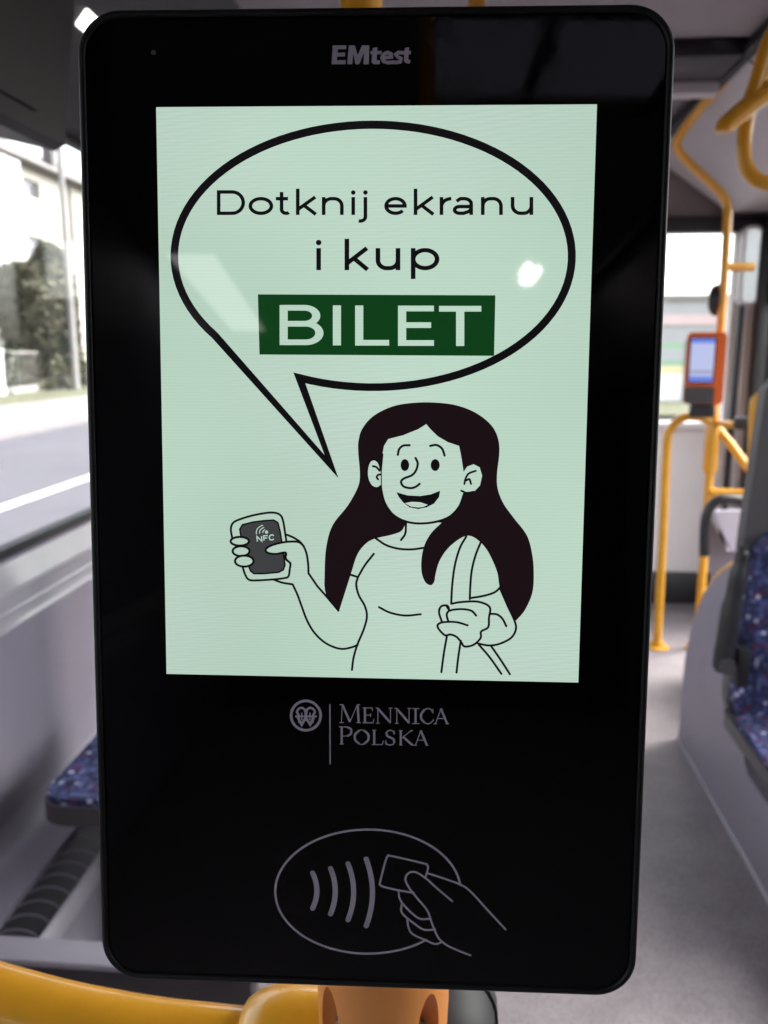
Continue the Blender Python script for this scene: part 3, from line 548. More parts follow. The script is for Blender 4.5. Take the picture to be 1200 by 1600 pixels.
# ---- outside, ahead
t = thing('hoarding', 'boarded site fence in green grey and yellow bands ahead of the bus', 'fence', (4, 26, ZR))
for i in range(12):
    x = -3 + i * 1.4
    for z0, z1, m in ((ZR, .58, 'whitepanel'), (.58, .80, 'fyellow'), (.80, .95, 'fgreen'), (.95, 1.32, 'fgrey'), (1.32, 1.48, 'fgreen')):
        obj('board', bx(x + .02, x + 1.38, 26 + .01 * (i % 2), 26.05 + .01 * (i % 2), z0 + .004, z1 - .004), m, t, smooth=False)
    obj('post', bx(x - .03, x + .018, 25.96, 26.1, ZR, 1.55), 'concrete', t, smooth=False)
t = thing('warehouse', 'long pale hall with a faded red band beyond the site fence', 'building', (8, 60, ZR))
obj('wall', bx(-10, 30, 60, 70, ZR, 4.6), 'renderwhite', t, smooth=False); obj('red_band', bx(-10, 30, 59.9, 59.99, 2.9, 3.6), 'pinkwall', t, smooth=False); obj('roof', bx(-10.3, 30.3, 59.7, 70.3, 4.601, 4.9), 'concrete', t, smooth=False)

# ================================================================== TICKET TERMINAL
ART = {
  'speech_bubble': [
    ('line','ink',3.33,[(-30.61,281.22),(-25.74,280.1),(-20.79,279.17),(-15.75,278.43),(-10.66,277.9),(-5.53,277.56),(-0.38,277.42),(4.77,277.49),(9.9,277.75),(14.99,278.22),(20.02,278.88),(24.97,279.73),(29.83,280.78),(34.58,282.01),(39.2,283.42),(43.67,285.01),(47.98,286.77),(52.11,288.69),(56.05,290.76),(59.79,292.98),(63.3,295.34),(66.58,297.83),(69.63,300.44),(72.42,303.15),(74.94,305.97),(77.2,308.88),(79.19,311.86),(80.89,314.92),(82.3,318.03),(83.42,321.18),(84.24,324.37),(84.77,327.59),(85,330.81),(84.93,334.04),(84.57,337.25),(83.91,340.45),(82.96,343.61),(81.72,346.73),(80.2,349.79),(78.41,352.79),(76.34,355.72),(74.01,358.56),(71.42,361.31),(68.59,363.95),(65.53,366.48),(62.24,368.9),(58.74,371.18),(55.04,373.33),(51.14,375.33),(47.08,377.19),(42.85,378.88),(38.47,380.42),(33.97,381.79),(29.34,382.99),(24.62,384.01),(19.81,384.85),(14.93,385.51),(9.99,385.98),(5.02,386.27),(0.04,386.37),(-4.96,386.28),(-9.93,386),(-14.87,385.53),(-19.77,384.88),(-24.6,384.04),(-29.34,383.01),(-33.99,381.81),(-38.52,380.44),(-42.92,378.89),(-47.17,377.17),(-51.26,375.29),(-55.17,373.26),(-58.89,371.08),(-62.41,368.75),(-65.7,366.3),(-68.76,363.72),(-71.58,361.02),(-74.15,358.21),(-76.45,355.31),(-78.48,352.32),(-80.23,349.26),(-81.69,346.12),(-82.86,342.94),(-83.72,339.71),(-84.29,336.44),(-84.54,333.16),(-84.49,329.87),(-84.12,326.59),(-83.45,323.32),(-82.47,320.08),(-81.19,316.88),(-79.6,313.73),(-77.72,310.65),(-75.56,307.64),(-73.11,304.73),(-70.39,301.91),(-67.4,299.2),(-16.53,242.89)],{'closed': 1}),
  ],
  'message_text': [
    ('line','ink',1.443,[(-65.1,350.44),(-65,359.24),(-59.25,359.22),(-58.75,359.2),(-58.26,359.13),(-57.77,359.01),(-57.3,358.84),(-56.86,358.63),(-56.44,358.38),(-56.05,358.09),(-55.7,357.76),(-55.39,357.41),(-55.12,357.02),(-54.89,356.61),(-54.72,356.18),(-54.59,355.74),(-54.51,355.28),(-54.49,354.82),(-54.52,354.36),(-54.6,353.91),(-54.74,353.47),(-54.92,353.04),(-55.15,352.63),(-55.43,352.24),(-55.75,351.88),(-56.11,351.56),(-56.5,351.27),(-56.93,351.02),(-57.38,350.81),(-57.85,350.64),(-58.34,350.52),(-58.84,350.45),(-59.34,350.43)],{'ax': 1.08, 'closed': 1}),
    ('line','ink',1.443,[(-42.43,353.42),(-42.49,352.95),(-42.65,352.49),(-42.93,352.05),(-43.3,351.65),(-43.76,351.29),(-44.3,350.99),(-44.91,350.74),(-45.56,350.56),(-46.25,350.45),(-46.96,350.41),(-47.66,350.45),(-48.35,350.56),(-49,350.74),(-49.61,350.99),(-50.14,351.3),(-50.6,351.66),(-50.97,352.06),(-51.24,352.5),(-51.4,352.96),(-51.45,353.43),(-51.39,353.9),(-51.22,354.36),(-50.95,354.8),(-50.58,355.2),(-50.11,355.56),(-49.57,355.86),(-48.97,356.11),(-48.31,356.29),(-47.62,356.4),(-46.92,356.43),(-46.21,356.39),(-45.53,356.28),(-44.88,356.1),(-44.27,355.85),(-43.74,355.54),(-43.28,355.19),(-42.91,354.78),(-42.65,354.35),(-42.48,353.89)],{'ax': 1.08, 'closed': 1}),
    ('line','ink',1.443,[(-38.06,359.16),(-38.09,351.99),(-38.06,351.71),(-37.95,351.39),(-37.76,351.1),(-37.51,350.85),(-37.19,350.64),(-36.83,350.5),(-36.44,350.42),(-36.04,350.4),(-35.65,350.46),(-35.27,350.58),(-35.04,350.79)],{'ax': 1.08}),
    ('line','ink',1.443,[(-40.55,356.42),(-35.3,356.41)],{'ax': 1.08}),
    ('line','ink',1.443,[(-31.16,360.5),(-31.18,349.71)],{'ax': 1.08}),
    ('line','ink',1.443,[(-23.7,357.07),(-31.18,351.92)],{'ax': 1.08}),
    ('line','ink',1.443,[(-28.38,353.54),(-23.42,349.91)],{'ax': 1.08}),
    ('line','ink',1.443,[(-20.12,357.06),(-20.11,349.69)],{'ax': 1.08}),
    ('line','ink',1.443,[(-20.12,353.4),(-20.12,353.4),(-20.08,353.87),(-19.96,354.32),(-19.77,354.75),(-19.5,355.15),(-19.17,355.5),(-18.78,355.81),(-18.35,356.05),(-17.88,356.23),(-17.38,356.34),(-16.88,356.37),(-15.64,356.37),(-15.13,356.33),(-14.64,356.22),(-14.17,356.04),(-13.73,355.8),(-13.34,355.49),(-13.01,355.14),(-12.74,354.74),(-12.55,354.31),(-12.43,353.85),(-12.39,353.39),(-12.37,349.68)],{'ax': 1.08}),
    ('line','ink',1.443,[(-7.56,357.03),(-7.52,349.68)],{'ax': 1.08}),
    ('fill','ink',0,[(-6.61,358.87),(-6.66,358.59),(-6.79,358.33),(-7,358.12),(-7.27,357.99),(-7.57,357.95),(-7.86,357.99),(-8.13,358.13),(-8.34,358.33),(-8.48,358.59),(-8.53,358.88),(-8.48,359.16),(-8.35,359.42),(-8.14,359.62),(-7.87,359.76),(-7.57,359.8),(-7.28,359.75),(-7.01,359.62),(-6.8,359.42),(-6.66,359.16)],{}),
    ('line','ink',1.443,[(-2.4,357.02),(-2.35,348.88),(-2.35,348.88),(-2.39,348.53),(-2.53,348.19),(-2.76,347.88),(-3.06,347.61),(-3.43,347.4),(-3.84,347.25),(-4.29,347.18),(-4.74,347.18),(-5.19,347.26)],{'ax': 1.08}),
    ('fill','ink',0,[(-1.46,358.86),(-1.5,358.57),(-1.64,358.32),(-1.85,358.11),(-2.11,357.98),(-2.41,357.94),(-2.71,357.98),(-2.97,358.11),(-3.19,358.32),(-3.33,358.58),(-3.37,358.86),(-3.33,359.15),(-3.19,359.41),(-2.98,359.61),(-2.72,359.74),(-2.42,359.79),(-2.12,359.74),(-1.86,359.61),(-1.64,359.4),(-1.51,359.15)],{}),
    ('line','ink',1.443,[(13.44,351.4),(13.05,351.1),(12.62,350.85),(12.14,350.64),(11.63,350.48),(11.1,350.38),(10.55,350.34),(9.99,350.35),(9.45,350.43),(8.92,350.55),(8.42,350.74),(7.95,350.97),(7.54,351.25),(7.18,351.56),(6.88,351.92),(6.65,352.29),(6.49,352.69),(6.4,353.11),(6.39,353.52),(6.46,353.93),(6.61,354.33),(6.82,354.72),(7.11,355.07),(7.46,355.39),(7.86,355.67),(8.32,355.9),(8.81,356.09),(9.33,356.22),(9.87,356.3),(10.43,356.32),(10.98,356.28),(11.52,356.18),(12.03,356.03),(12.52,355.83),(12.96,355.57),(13.35,355.28),(13.69,354.95),(13.96,354.58),(14.16,354.19),(14.29,353.79),(14.34,353.38),(14.34,353.32),(6.39,353.34)],{'ax': 1.08}),
    ('line','ink',1.443,[(18.75,360.38),(18.88,349.64)],{'ax': 1.08}),
    ('line','ink',1.443,[(26.04,356.97),(18.86,351.85)],{'ax': 1.08}),
    ('line','ink',1.443,[(21.55,353.46),(26.42,349.85)],{'ax': 1.08}),
    ('line','ink',1.443,[(29.71,356.96),(29.83,349.63)],{'ax': 1.08}),
    ('line','ink',1.443,[(29.77,353.06),(29.77,353.06),(29.82,353.56),(29.96,354.06),(30.2,354.52),(30.54,354.95),(30.95,355.33),(31.44,355.66),(31.99,355.92),(32.59,356.12),(33.22,356.23),(33.87,356.27)],{'ax': 1.08}),
    ('line','ink',1.443,[(42.33,349.62),(42.24,354.17),(42.24,354.17),(42.19,354.53),(42.05,354.88),(41.82,355.21),(41.52,355.51),(41.15,355.77),(40.73,355.98),(40.26,356.13),(39.76,356.23),(39.24,356.26),(37.66,356.26),(36.07,355.22)],{'ax': 1.08}),
    ('line','ink',1.443,[(42.26,353.04),(37.45,353.05),(37.45,353.05),(37.08,353.02),(36.72,352.96),(36.38,352.86),(36.07,352.73),(35.81,352.56),(35.6,352.36),(35.44,352.15),(35.35,351.92),(35.32,351.68),(35.36,351.44),(35.46,351.21),(35.62,350.99),(35.84,350.8),(36.11,350.63),(36.42,350.49),(36.76,350.39),(37.13,350.32),(37.5,350.3),(39.12,350.3),(41.49,351.08),(42.28,352.13)],{'ax': 1.08}),
    ('line','ink',1.443,[(47.05,356.92),(47.2,349.61)],{'ax': 1.08}),
    ('line','ink',1.443,[(47.13,353.29),(47.13,353.29),(47.16,353.75),(47.26,354.2),(47.45,354.63),(47.7,355.03),(48.02,355.38),(48.39,355.68),(48.82,355.92),(49.28,356.1),(49.76,356.2),(50.26,356.24),(51.48,356.24),(51.98,356.2),(52.47,356.09),(52.94,355.91),(53.37,355.67),(53.76,355.37),(54.09,355.01),(54.36,354.62),(54.56,354.19),(54.69,353.74),(54.74,353.28),(54.83,349.6)],{'ax': 1.08}),
    ('line','ink',1.443,[(67.36,356.88),(67.56,349.58)],{'ax': 1.08}),
    ('line','ink',1.443,[(59.51,356.9),(59.59,353.33),(59.65,352.86),(59.78,352.39),(59.99,351.94),(60.27,351.53),(60.62,351.17),(61.02,350.86),(61.47,350.61),(61.95,350.42),(62.46,350.31),(62.98,350.27),(64.23,350.27),(64.75,350.3),(65.25,350.42),(65.73,350.6),(66.16,350.85),(66.55,351.16),(66.87,351.53),(67.13,351.93),(67.32,352.38),(67.43,352.84),(67.46,353.32)],{'ax': 1.08}),
    ('line','ink',1.776,[(-22.23,335.98),(-22.23,326.78)],{'ax': 1.12}),
    ('fill','ink',0,[(-21.04,338.27),(-21.1,337.92),(-21.27,337.59),(-21.53,337.34),(-21.87,337.17),(-22.24,337.12),(-22.6,337.17),(-22.94,337.34),(-23.2,337.59),(-23.37,337.92),(-23.43,338.27),(-23.37,338.63),(-23.2,338.95),(-22.94,339.21),(-22.61,339.37),(-22.24,339.43),(-21.87,339.37),(-21.54,339.21),(-21.27,338.95),(-21.1,338.63)],{}),
    ('line','ink',1.776,[(-10.18,339.83),(-10.12,326.8)],{'ax': 1.12}),
    ('line','ink',1.776,[(-1.6,335.99),(-10.14,329.56)],{'ax': 1.12}),
    ('line','ink',1.776,[(-6.96,331.58),(-1.27,327.02)],{'ax': 1.12}),
    ('line','ink',1.776,[(11.61,335.99),(11.71,326.83)],{'ax': 1.12}),
    ('line','ink',1.776,[(3.08,335.99),(3.12,331),(3.17,330.48),(3.3,329.97),(3.52,329.49),(3.82,329.04),(4.19,328.65),(4.62,328.31),(5.11,328.03),(5.63,327.84),(6.18,327.71),(6.74,327.67),(8.11,327.68),(8.67,327.72),(9.22,327.84),(9.74,328.04),(10.21,328.31),(10.64,328.65),(11,329.05),(11.29,329.5),(11.5,329.98),(11.63,330.48),(11.66,331)],{'ax': 1.12}),
    ('line','ink',1.776,[(18.05,335.99),(18.21,323.16)],{'ax': 1.12}),
    ('line','ink',1.776,[(28.25,331.43),(28.19,330.85),(28.02,330.28),(27.72,329.74),(27.31,329.24),(26.8,328.79),(26.2,328.41),(25.53,328.1),(24.8,327.88),(24.02,327.74),(23.23,327.69),(22.44,327.74),(21.66,327.88),(20.92,328.1),(20.24,328.4),(19.62,328.78),(19.1,329.23),(18.68,329.73),(18.37,330.27),(18.17,330.84),(18.1,331.42),(18.16,332),(18.34,332.57),(18.64,333.11),(19.05,333.61),(19.56,334.06),(20.16,334.43),(20.83,334.74),(21.56,334.96),(22.33,335.1),(23.13,335.15),(23.92,335.1),(24.69,334.97),(25.43,334.74),(26.11,334.44),(26.72,334.06),(27.25,333.62),(27.67,333.12),(27.98,332.58),(28.18,332.01)],{'ax': 1.12, 'closed': 1}),
  ],
  'ticket_banner': [
    ('fill','green',0,[(-48.49,316.61),(53.24,316.47),(53.26,291.09),(-47.96,291.09)],{}),
  ],
  'banner_text': [
    ('line','glow',2.387,[(-37.39,295.18),(-37.34,312.14)],{'ax': 1.47}),
    ('line','glow',2.387,[(-37.34,310.98),(-28.34,311),(-27.54,310.96),(-26.77,310.84),(-26.04,310.64),(-25.36,310.37),(-24.75,310.03),(-24.24,309.63),(-23.82,309.18),(-23.52,308.69),(-23.33,308.18),(-23.27,307.65),(-23.33,307.12),(-23.52,306.61),(-23.82,306.12),(-24.24,305.67),(-24.75,305.26),(-25.36,304.91),(-26.04,304.63),(-26.77,304.43),(-27.55,304.3),(-28.34,304.26),(-37.36,304.22)],{'ax': 1.47}),
    ('line','glow',2.387,[(-37.36,304.22),(-27.77,304.26),(-26.85,304.21),(-25.95,304.07),(-25.1,303.84),(-24.31,303.52),(-23.61,303.13),(-23.01,302.66),(-22.52,302.14),(-22.17,301.57),(-21.95,300.97),(-21.88,300.36),(-21.95,299.74),(-22.17,299.14),(-22.52,298.57),(-23,298.04),(-23.6,297.57),(-24.31,297.17),(-25.1,296.84),(-25.95,296.6),(-26.85,296.45),(-27.78,296.4),(-37.39,296.35)],{'ax': 1.47}),
    ('line','glow',2.387,[(-14.35,312.07),(-14.3,295.16)],{'ax': 1.47}),
    ('line','glow',2.387,[(-4.77,312.04),(-4.68,296.32),(8.2,296.38)],{'ax': 1.47}),
    ('line','glow',2.387,[(27.22,310.88),(13.63,310.84),(13.79,296.3),(27.44,296.36)],{'ax': 1.47}),
    ('line','glow',2.387,[(13.71,303.85),(26.12,303.9)],{'ax': 1.47}),
    ('line','glow',2.387,[(29.41,310.78),(47.39,310.84)],{'ax': 1.47}),
    ('line','glow',2.387,[(38.41,310.81),(38.69,295.15)],{'ax': 1.47}),
  ],
  'woman_drawing': [
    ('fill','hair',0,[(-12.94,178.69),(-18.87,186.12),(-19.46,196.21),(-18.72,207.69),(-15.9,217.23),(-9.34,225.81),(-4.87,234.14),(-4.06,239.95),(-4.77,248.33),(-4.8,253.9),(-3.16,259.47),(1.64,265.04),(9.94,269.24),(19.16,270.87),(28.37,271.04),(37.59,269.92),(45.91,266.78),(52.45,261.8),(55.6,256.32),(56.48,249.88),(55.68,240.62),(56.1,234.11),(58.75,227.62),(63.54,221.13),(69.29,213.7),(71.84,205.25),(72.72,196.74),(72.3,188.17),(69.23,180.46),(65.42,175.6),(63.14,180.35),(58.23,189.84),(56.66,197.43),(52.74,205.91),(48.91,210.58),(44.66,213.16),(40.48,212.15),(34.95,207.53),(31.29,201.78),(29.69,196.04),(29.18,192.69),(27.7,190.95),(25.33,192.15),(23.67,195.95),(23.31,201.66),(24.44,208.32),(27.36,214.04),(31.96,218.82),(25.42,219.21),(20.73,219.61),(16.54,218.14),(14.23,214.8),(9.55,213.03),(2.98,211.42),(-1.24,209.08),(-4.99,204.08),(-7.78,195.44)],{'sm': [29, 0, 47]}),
    ('fill','glow',0,[(5.6,235.39),(5.5,247.04),(6.39,252.15),(8.22,255.13),(14.7,256.86),(21.15,259.5),(24.63,261.74),(26.51,259.55),(29.7,256.54),(34.17,254),(39,252.47),(40.01,247.86),(41.15,241.38),(41.72,235.81),(41.52,231.61),(39.75,226.44),(36.56,222.46),(32.87,220.25),(27.29,218.76),(20.75,218.2),(15.12,219.54),(10.4,222.3),(7.08,226.96),(5.63,231.64)],{}),
    ('line','ink',0.999,[(5.67,248.44),(5,240.05),(5.13,235.38),(5.63,231.64),(7.08,226.96),(10.4,222.3),(15.12,219.54),(20.75,218.39),(27.29,218.76),(32.87,220.25),(36.56,222.46),(39.75,226.44),(41.52,231.61)],{'sm': 1}),
    ('fill','glow',0,[(5.08,241.92),(4.12,244.89),(1.96,246.26),(-0.08,244.84),(-0.98,240.92),(-0.49,237.19),(1.21,234.4),(3.56,233.68),(5.14,234.63)],{}),
    ('line','ink',0.888,[(5.08,241.92),(4.12,244.89),(1.96,246.26),(-0.08,244.84),(-0.98,240.92),(-0.49,237.19),(1.21,234.4),(3.56,233.68),(5.14,234.63)],{'sm': 1}),
    ('line','ink',0.888,[(1.61,243.28),(3.2,242.83),(4.62,241.26)],{'sm': 1}),
    ('line','ink',0.888,[(3.99,237.52),(3.33,238.44),(3.79,239.38),(4.82,239.68)],{'sm': 1}),
    ('fill','glow',0,[(41.15,241.2),(42.68,243.54),(45.44,244.58),(48.05,243.31),(49.23,239.62),(48.4,235.42),(45.86,232.59),(42.71,232.09),(40.28,232.99),(40.75,237.66)],{}),
    ('line','ink',0.888,[(45.86,232.59),(42.71,232.09),(40.28,232.99)],{'sm': 1}),
    ('line','ink',0.888,[(46.42,241.72),(43.39,240.48),(42.04,238.14),(41.62,235.99)],{'sm': 1}),
    ('line','ink',0.888,[(42.43,237.49),(43.71,238.07),(44.49,236.03)],{'sm': 1}),
    ('fill','ink',0,[(17.45,243.91),(17.41,243.33),(17.28,242.78),(17.06,242.28),(16.77,241.87),(16.42,241.55),(16.03,241.36),(15.62,241.29),(15.2,241.35),(14.81,241.54),(14.45,241.84),(14.15,242.25),(13.92,242.74),(13.78,243.29),(13.73,243.87),(13.77,244.45),(13.9,245),(14.11,245.5),(14.4,245.92),(14.75,246.23),(15.14,246.43),(15.56,246.5),(15.97,246.43),(16.37,246.25),(16.72,245.94),(17.02,245.53),(17.25,245.04),(17.39,244.49)],{}),
    ('fill','ink',0,[(30.73,244.06),(30.69,243.48),(30.55,242.93),(30.33,242.43),(30.02,242.01),(29.66,241.7),(29.25,241.5),(28.82,241.43),(28.38,241.49),(27.97,241.68),(27.59,241.99),(27.28,242.4),(27.04,242.89),(26.89,243.44),(26.83,244.01),(26.87,244.59),(27.01,245.14),(27.23,245.64),(27.53,246.05),(27.9,246.37),(28.31,246.56),(28.74,246.63),(29.17,246.57),(29.59,246.38),(29.96,246.08),(30.28,245.67),(30.52,245.18),(30.67,244.63)],{}),
    ('line','ink',0.999,[(12.47,248.32),(13,250.74),(14.75,252.33),(17.53,252.54)],{'sm': 1}),
    ('line','ink',0.999,[(26.52,252.35),(29.2,252.75),(31.63,251.2),(32.79,248.25)],{'sm': 1}),
    ('line','ink',0.999,[(20.2,247.01),(21.16,244.7),(20.45,241.62),(18.62,239.46),(15.37,238.11),(13.99,236.6),(15.13,234.56),(18.22,233.85),(20.54,234.53),(22.11,235.77)],{'sm': 1}),
    ('fill','ink',0,[(11.99,232),(16.86,230.65),(22.46,230.44),(27.11,231.25),(31.09,232.88),(30.67,230.07),(28.57,227.24),(25.33,225.51),(21.6,224.71),(17.86,225.41),(15.03,227.53),(13.13,229.86)],{}),
    ('fill','glow',0,[(15.78,227.26),(18.76,227.86),(22.5,227.72),(25.87,226.64),(23.92,225.68),(21.59,225.36),(18.32,225.79)],{}),
    ('line','ink',0.971,[(16.34,218.61),(16.12,213.89),(14.27,210.92)],{'sm': 1}),
    ('line','ink',0.971,[(2.98,211.61),(7.71,208.55),(13.38,207.02),(19.02,206.82),(24.17,207.56)],{'sm': 1}),
    ('line','ink',0.971,[(2.28,204.57),(-1.65,199.36),(-4.65,194.05)],{'sm': 1}),
    ('line','ink',0.971,[(-8.44,195.23),(-4.65,194.05)],{'sm': 1}),
    ('line','ink',0.971,[(-4.65,194.05),(-5.39,190.68),(-4.22,185.89),(-1.53,181.12),(-0.55,176.31),(-1.94,170.46),(-4.76,163.41),(-6.45,157.22),(-7.09,151.82)],{'sm': 1}),
    ('line','ink',0.971,[(4.84,180.65),(9.89,178.24),(16.54,177.1),(23.35,177.81)],{'sm': 1}),
    ('line','ink',0.971,[(42.8,212.85),(40.09,207.61),(38.08,199.99),(37.1,191.39),(36.77,183.24)],{'sm': 1}),
    ('line','ink',0.971,[(49.1,210.11),(47.16,204.87),(45.6,198.2),(45.08,191.52),(44.92,185.02)],{'sm': 1}),
    ('line','ink',0.971,[(45.2,185.5),(51.28,186.66),(55.93,188.36),(58.86,191.28)],{'sm': 1}),
    ('line','ink',0.971,[(58.23,189.84),(61.69,182.25),(64.85,175.59),(65.51,171.75),(63.45,167.85),(58.33,165.04),(53.64,164.27),(48.9,165.05)],{'sm': 1}),
    ('line','ink',0.971,[(54.08,178.56),(57.09,178.33),(59.48,176.45),(61.25,173.11)],{'sm': 1}),
    ('fill','glow',0,[(35.38,181.58),(41,183.61),(48.52,183.93),(53.73,181.62),(53.55,176.82),(53.27,172.48),(50.2,170.49),(50.07,167.59),(47.02,164.43),(43.07,163.58),(41.52,165.49),(39.4,167.87),(36.73,168.88),(34.47,168.45),(32.55,169.96),(31,172.06),(31.26,173.51),(33.61,174.43),(32.64,175.95),(31.46,178.82),(32.18,181.53)],{}),
    ('line','ink',0.971,[(36.78,182.76),(41,183.61),(48.52,183.93),(53.73,181.62),(53.55,176.82),(53.27,172.48),(50.2,170.49),(50.07,167.59),(47.02,164.43),(43.07,163.58),(41.52,165.49),(39.4,167.87),(36.73,168.88),(34.47,168.45),(32.55,169.96),(31,172.06),(31.26,173.51),(33.61,174.43),(39.28,174.53),(44.21,173.18)],{'sm': 1}),
    ('line','ink',0.971,[(35.77,180.82),(34.91,181.96),(32.37,181.53),(31.46,178.82),(32.86,174.41)],{'sm': 1}),
    ('line','ink',0.971,[(35.69,174.75),(34.88,177.73),(36.17,179.68),(41.06,180.44),(45.59,179.85),(47.89,177.68)],{'sm': 1}),
    ('line','ink',0.971,[(34.92,181.29),(36.17,179.68)],{'sm': 1}),
    ('line','ink',0.971,[(35.13,168.27),(33.85,159.99),(32.93,151.68)],{'sm': 1}),
    ('line','ink',0.971,[(41.32,166.16),(40.32,158.66),(39.68,151.63)],{'sm': 1}),
    ('line','ink',0.971,[(49.38,164.48),(54.22,158.95),(59.59,151.47)],{'sm': 1}),
    ('line','ink',0.971,[(54.77,164),(58.97,158.08),(63.38,151.36)],{'sm': 1}),
    ('line','ink',0.944,[(-60.67,210.75),(-61.21,214.68),(-60.34,217.31),(-57.71,218.91),(-51.41,220.93),(-44.61,222.22),(-40.96,222.11),(-38.88,220.99),(-37.85,218.4),(-37.08,213.7),(-36.42,209.26)],{'sm': 1}),
    ('line','ink',0.944,[(-56.21,198.16),(-55.03,194.48),(-53.62,192.28),(-51.1,191.79),(-43.73,192.28),(-37.42,193.07),(-35.58,194),(-35.04,196.92),(-34.77,199.82),(-36.34,201.11),(-37.02,202.42),(-36.85,204.53)],{'sm': 1}),
    ('fill','slate',0,[(-56.73,211.22),(-57.22,214.73),(-56,216.74),(-51.43,217.95),(-46.2,218.7),(-42.02,218.97),(-40.2,217.84),(-39.17,213.67),(-38.41,208.44),(-37.9,204.25),(-37.13,198.99),(-37.93,196.76),(-40.03,195.67),(-46.34,194.94),(-51.08,194.86),(-52.54,196),(-53.57,198.73),(-55.2,205.04)],{}),
    ('line','ink',0.722,[(-56.73,211.22),(-57.22,214.73),(-56,216.74),(-51.43,217.95),(-46.2,218.7),(-42.02,218.97),(-40.2,217.84),(-39.17,213.67),(-38.41,208.44),(-37.9,204.25),(-37.13,198.99),(-37.93,196.76),(-40.03,195.67),(-46.34,194.94),(-51.08,194.86),(-52.54,196),(-53.57,198.73),(-55.2,205.04)],{'closed': 1}),
    ('fill','glow',0,[(-53.17,209.38),(-53.26,209),(-53.49,208.64),(-53.87,208.29),(-54.38,207.99),(-55.01,207.74),(-55.72,207.55),(-56.48,207.43),(-57.28,207.38),(-58.08,207.4),(-58.85,207.5),(-59.56,207.67),(-60.18,207.91),(-60.68,208.19),(-61.06,208.52),(-61.29,208.89),(-61.36,209.27),(-61.28,209.65),(-61.05,210.01),(-60.66,210.36),(-60.15,210.66),(-59.53,210.91),(-58.82,211.1),(-58.05,211.22),(-57.25,211.27),(-56.45,211.24),(-55.68,211.14),(-54.98,210.97),(-54.36,210.74),(-53.85,210.45),(-53.48,210.12),(-53.25,209.76)],{}),
    ('line','ink',0.999,[(-53.17,209.38),(-53.26,209),(-53.49,208.64),(-53.87,208.29),(-54.38,207.99),(-55.01,207.74),(-55.72,207.55),(-56.48,207.43),(-57.28,207.38),(-58.08,207.4),(-58.85,207.5),(-59.56,207.67),(-60.18,207.91),(-60.68,208.19),(-61.06,208.52),(-61.29,208.89),(-61.36,209.27),(-61.28,209.65),(-61.05,210.01),(-60.66,210.36),(-60.15,210.66),(-59.53,210.91),(-58.82,211.1),(-58.05,211.22),(-57.25,211.27),(-56.45,211.24),(-55.68,211.14),(-54.98,210.97),(-54.36,210.74),(-53.85,210.45),(-53.48,210.12),(-53.25,209.76)],{'closed': 1}),
    ('fill','glow',0,[(-52.95,204.97),(-53.02,204.54),(-53.24,204.12),(-53.59,203.73),(-54.07,203.39),(-54.64,203.1),(-55.3,202.89),(-56.01,202.75),(-56.75,202.7),(-57.49,202.73),(-58.2,202.84),(-58.85,203.04),(-59.42,203.31),(-59.89,203.63),(-60.23,204.01),(-60.45,204.42),(-60.51,204.86),(-60.44,205.29),(-60.22,205.71),(-59.86,206.09),(-59.39,206.44),(-58.81,206.72),(-58.16,206.93),(-57.45,207.07),(-56.71,207.12),(-55.97,207.09),(-55.26,206.98),(-54.61,206.78),(-54.04,206.52),(-53.57,206.19),(-53.23,205.81),(-53.01,205.4)],{}),
    ('line','ink',0.999,[(-52.95,204.97),(-53.02,204.54),(-53.24,204.12),(-53.59,203.73),(-54.07,203.39),(-54.64,203.1),(-55.3,202.89),(-56.01,202.75),(-56.75,202.7),(-57.49,202.73),(-58.2,202.84),(-58.85,203.04),(-59.42,203.31),(-59.89,203.63),(-60.23,204.01),(-60.45,204.42),(-60.51,204.86),(-60.44,205.29),(-60.22,205.71),(-59.86,206.09),(-59.39,206.44),(-58.81,206.72),(-58.16,206.93),(-57.45,207.07),(-56.71,207.12),(-55.97,207.09),(-55.26,206.98),(-54.61,206.78),(-54.04,206.52),(-53.57,206.19),(-53.23,205.81),(-53.01,205.4)],{'closed': 1}),
    ('fill','glow',0,[(-51.19,200.51),(-51.28,200.03),(-51.52,199.56),(-51.9,199.12),(-52.42,198.74),(-53.05,198.42),(-53.78,198.18),(-54.56,198.03),(-55.37,197.97),(-56.18,198),(-56.96,198.13),(-57.68,198.35),(-58.3,198.65),(-58.82,199.02),(-59.2,199.44),(-59.43,199.9),(-59.51,200.39),(-59.42,200.87),(-59.18,201.34),(-58.79,201.78),(-58.27,202.16),(-57.64,202.48),(-56.92,202.72),(-56.14,202.87),(-55.33,202.93),(-54.52,202.9),(-53.74,202.77),(-53.02,202.55),(-52.4,202.25),(-51.88,201.88),(-51.5,201.46),(-51.27,201)],{}),
    ('line','ink',0.999,[(-51.19,200.51),(-51.28,200.03),(-51.52,199.56),(-51.9,199.12),(-52.42,198.74),(-53.05,198.42),(-53.78,198.18),(-54.56,198.03),(-55.37,197.97),(-56.18,198),(-56.96,198.13),(-57.68,198.35),(-58.3,198.65),(-58.82,199.02),(-59.2,199.44),(-59.43,199.9),(-59.51,200.39),(-59.42,200.87),(-59.18,201.34),(-58.79,201.78),(-58.27,202.16),(-57.64,202.48),(-56.92,202.72),(-56.14,202.87),(-55.33,202.93),(-54.52,202.9),(-53.74,202.77),(-53.02,202.55),(-52.4,202.25),(-51.88,201.88),(-51.5,201.46),(-51.27,201)],{'closed': 1}),
    ('fill','glow',0,[(-30.57,209.19),(-35.79,209.32),(-41.03,208.3),(-44.7,206.78),(-45.65,205.29),(-44.19,204.15),(-41.04,203.94),(-36.85,204.53),(-36.76,201.9),(-34.67,199.82),(-30.58,199.1),(-28.49,203.34),(-28.74,207.54)],{}),
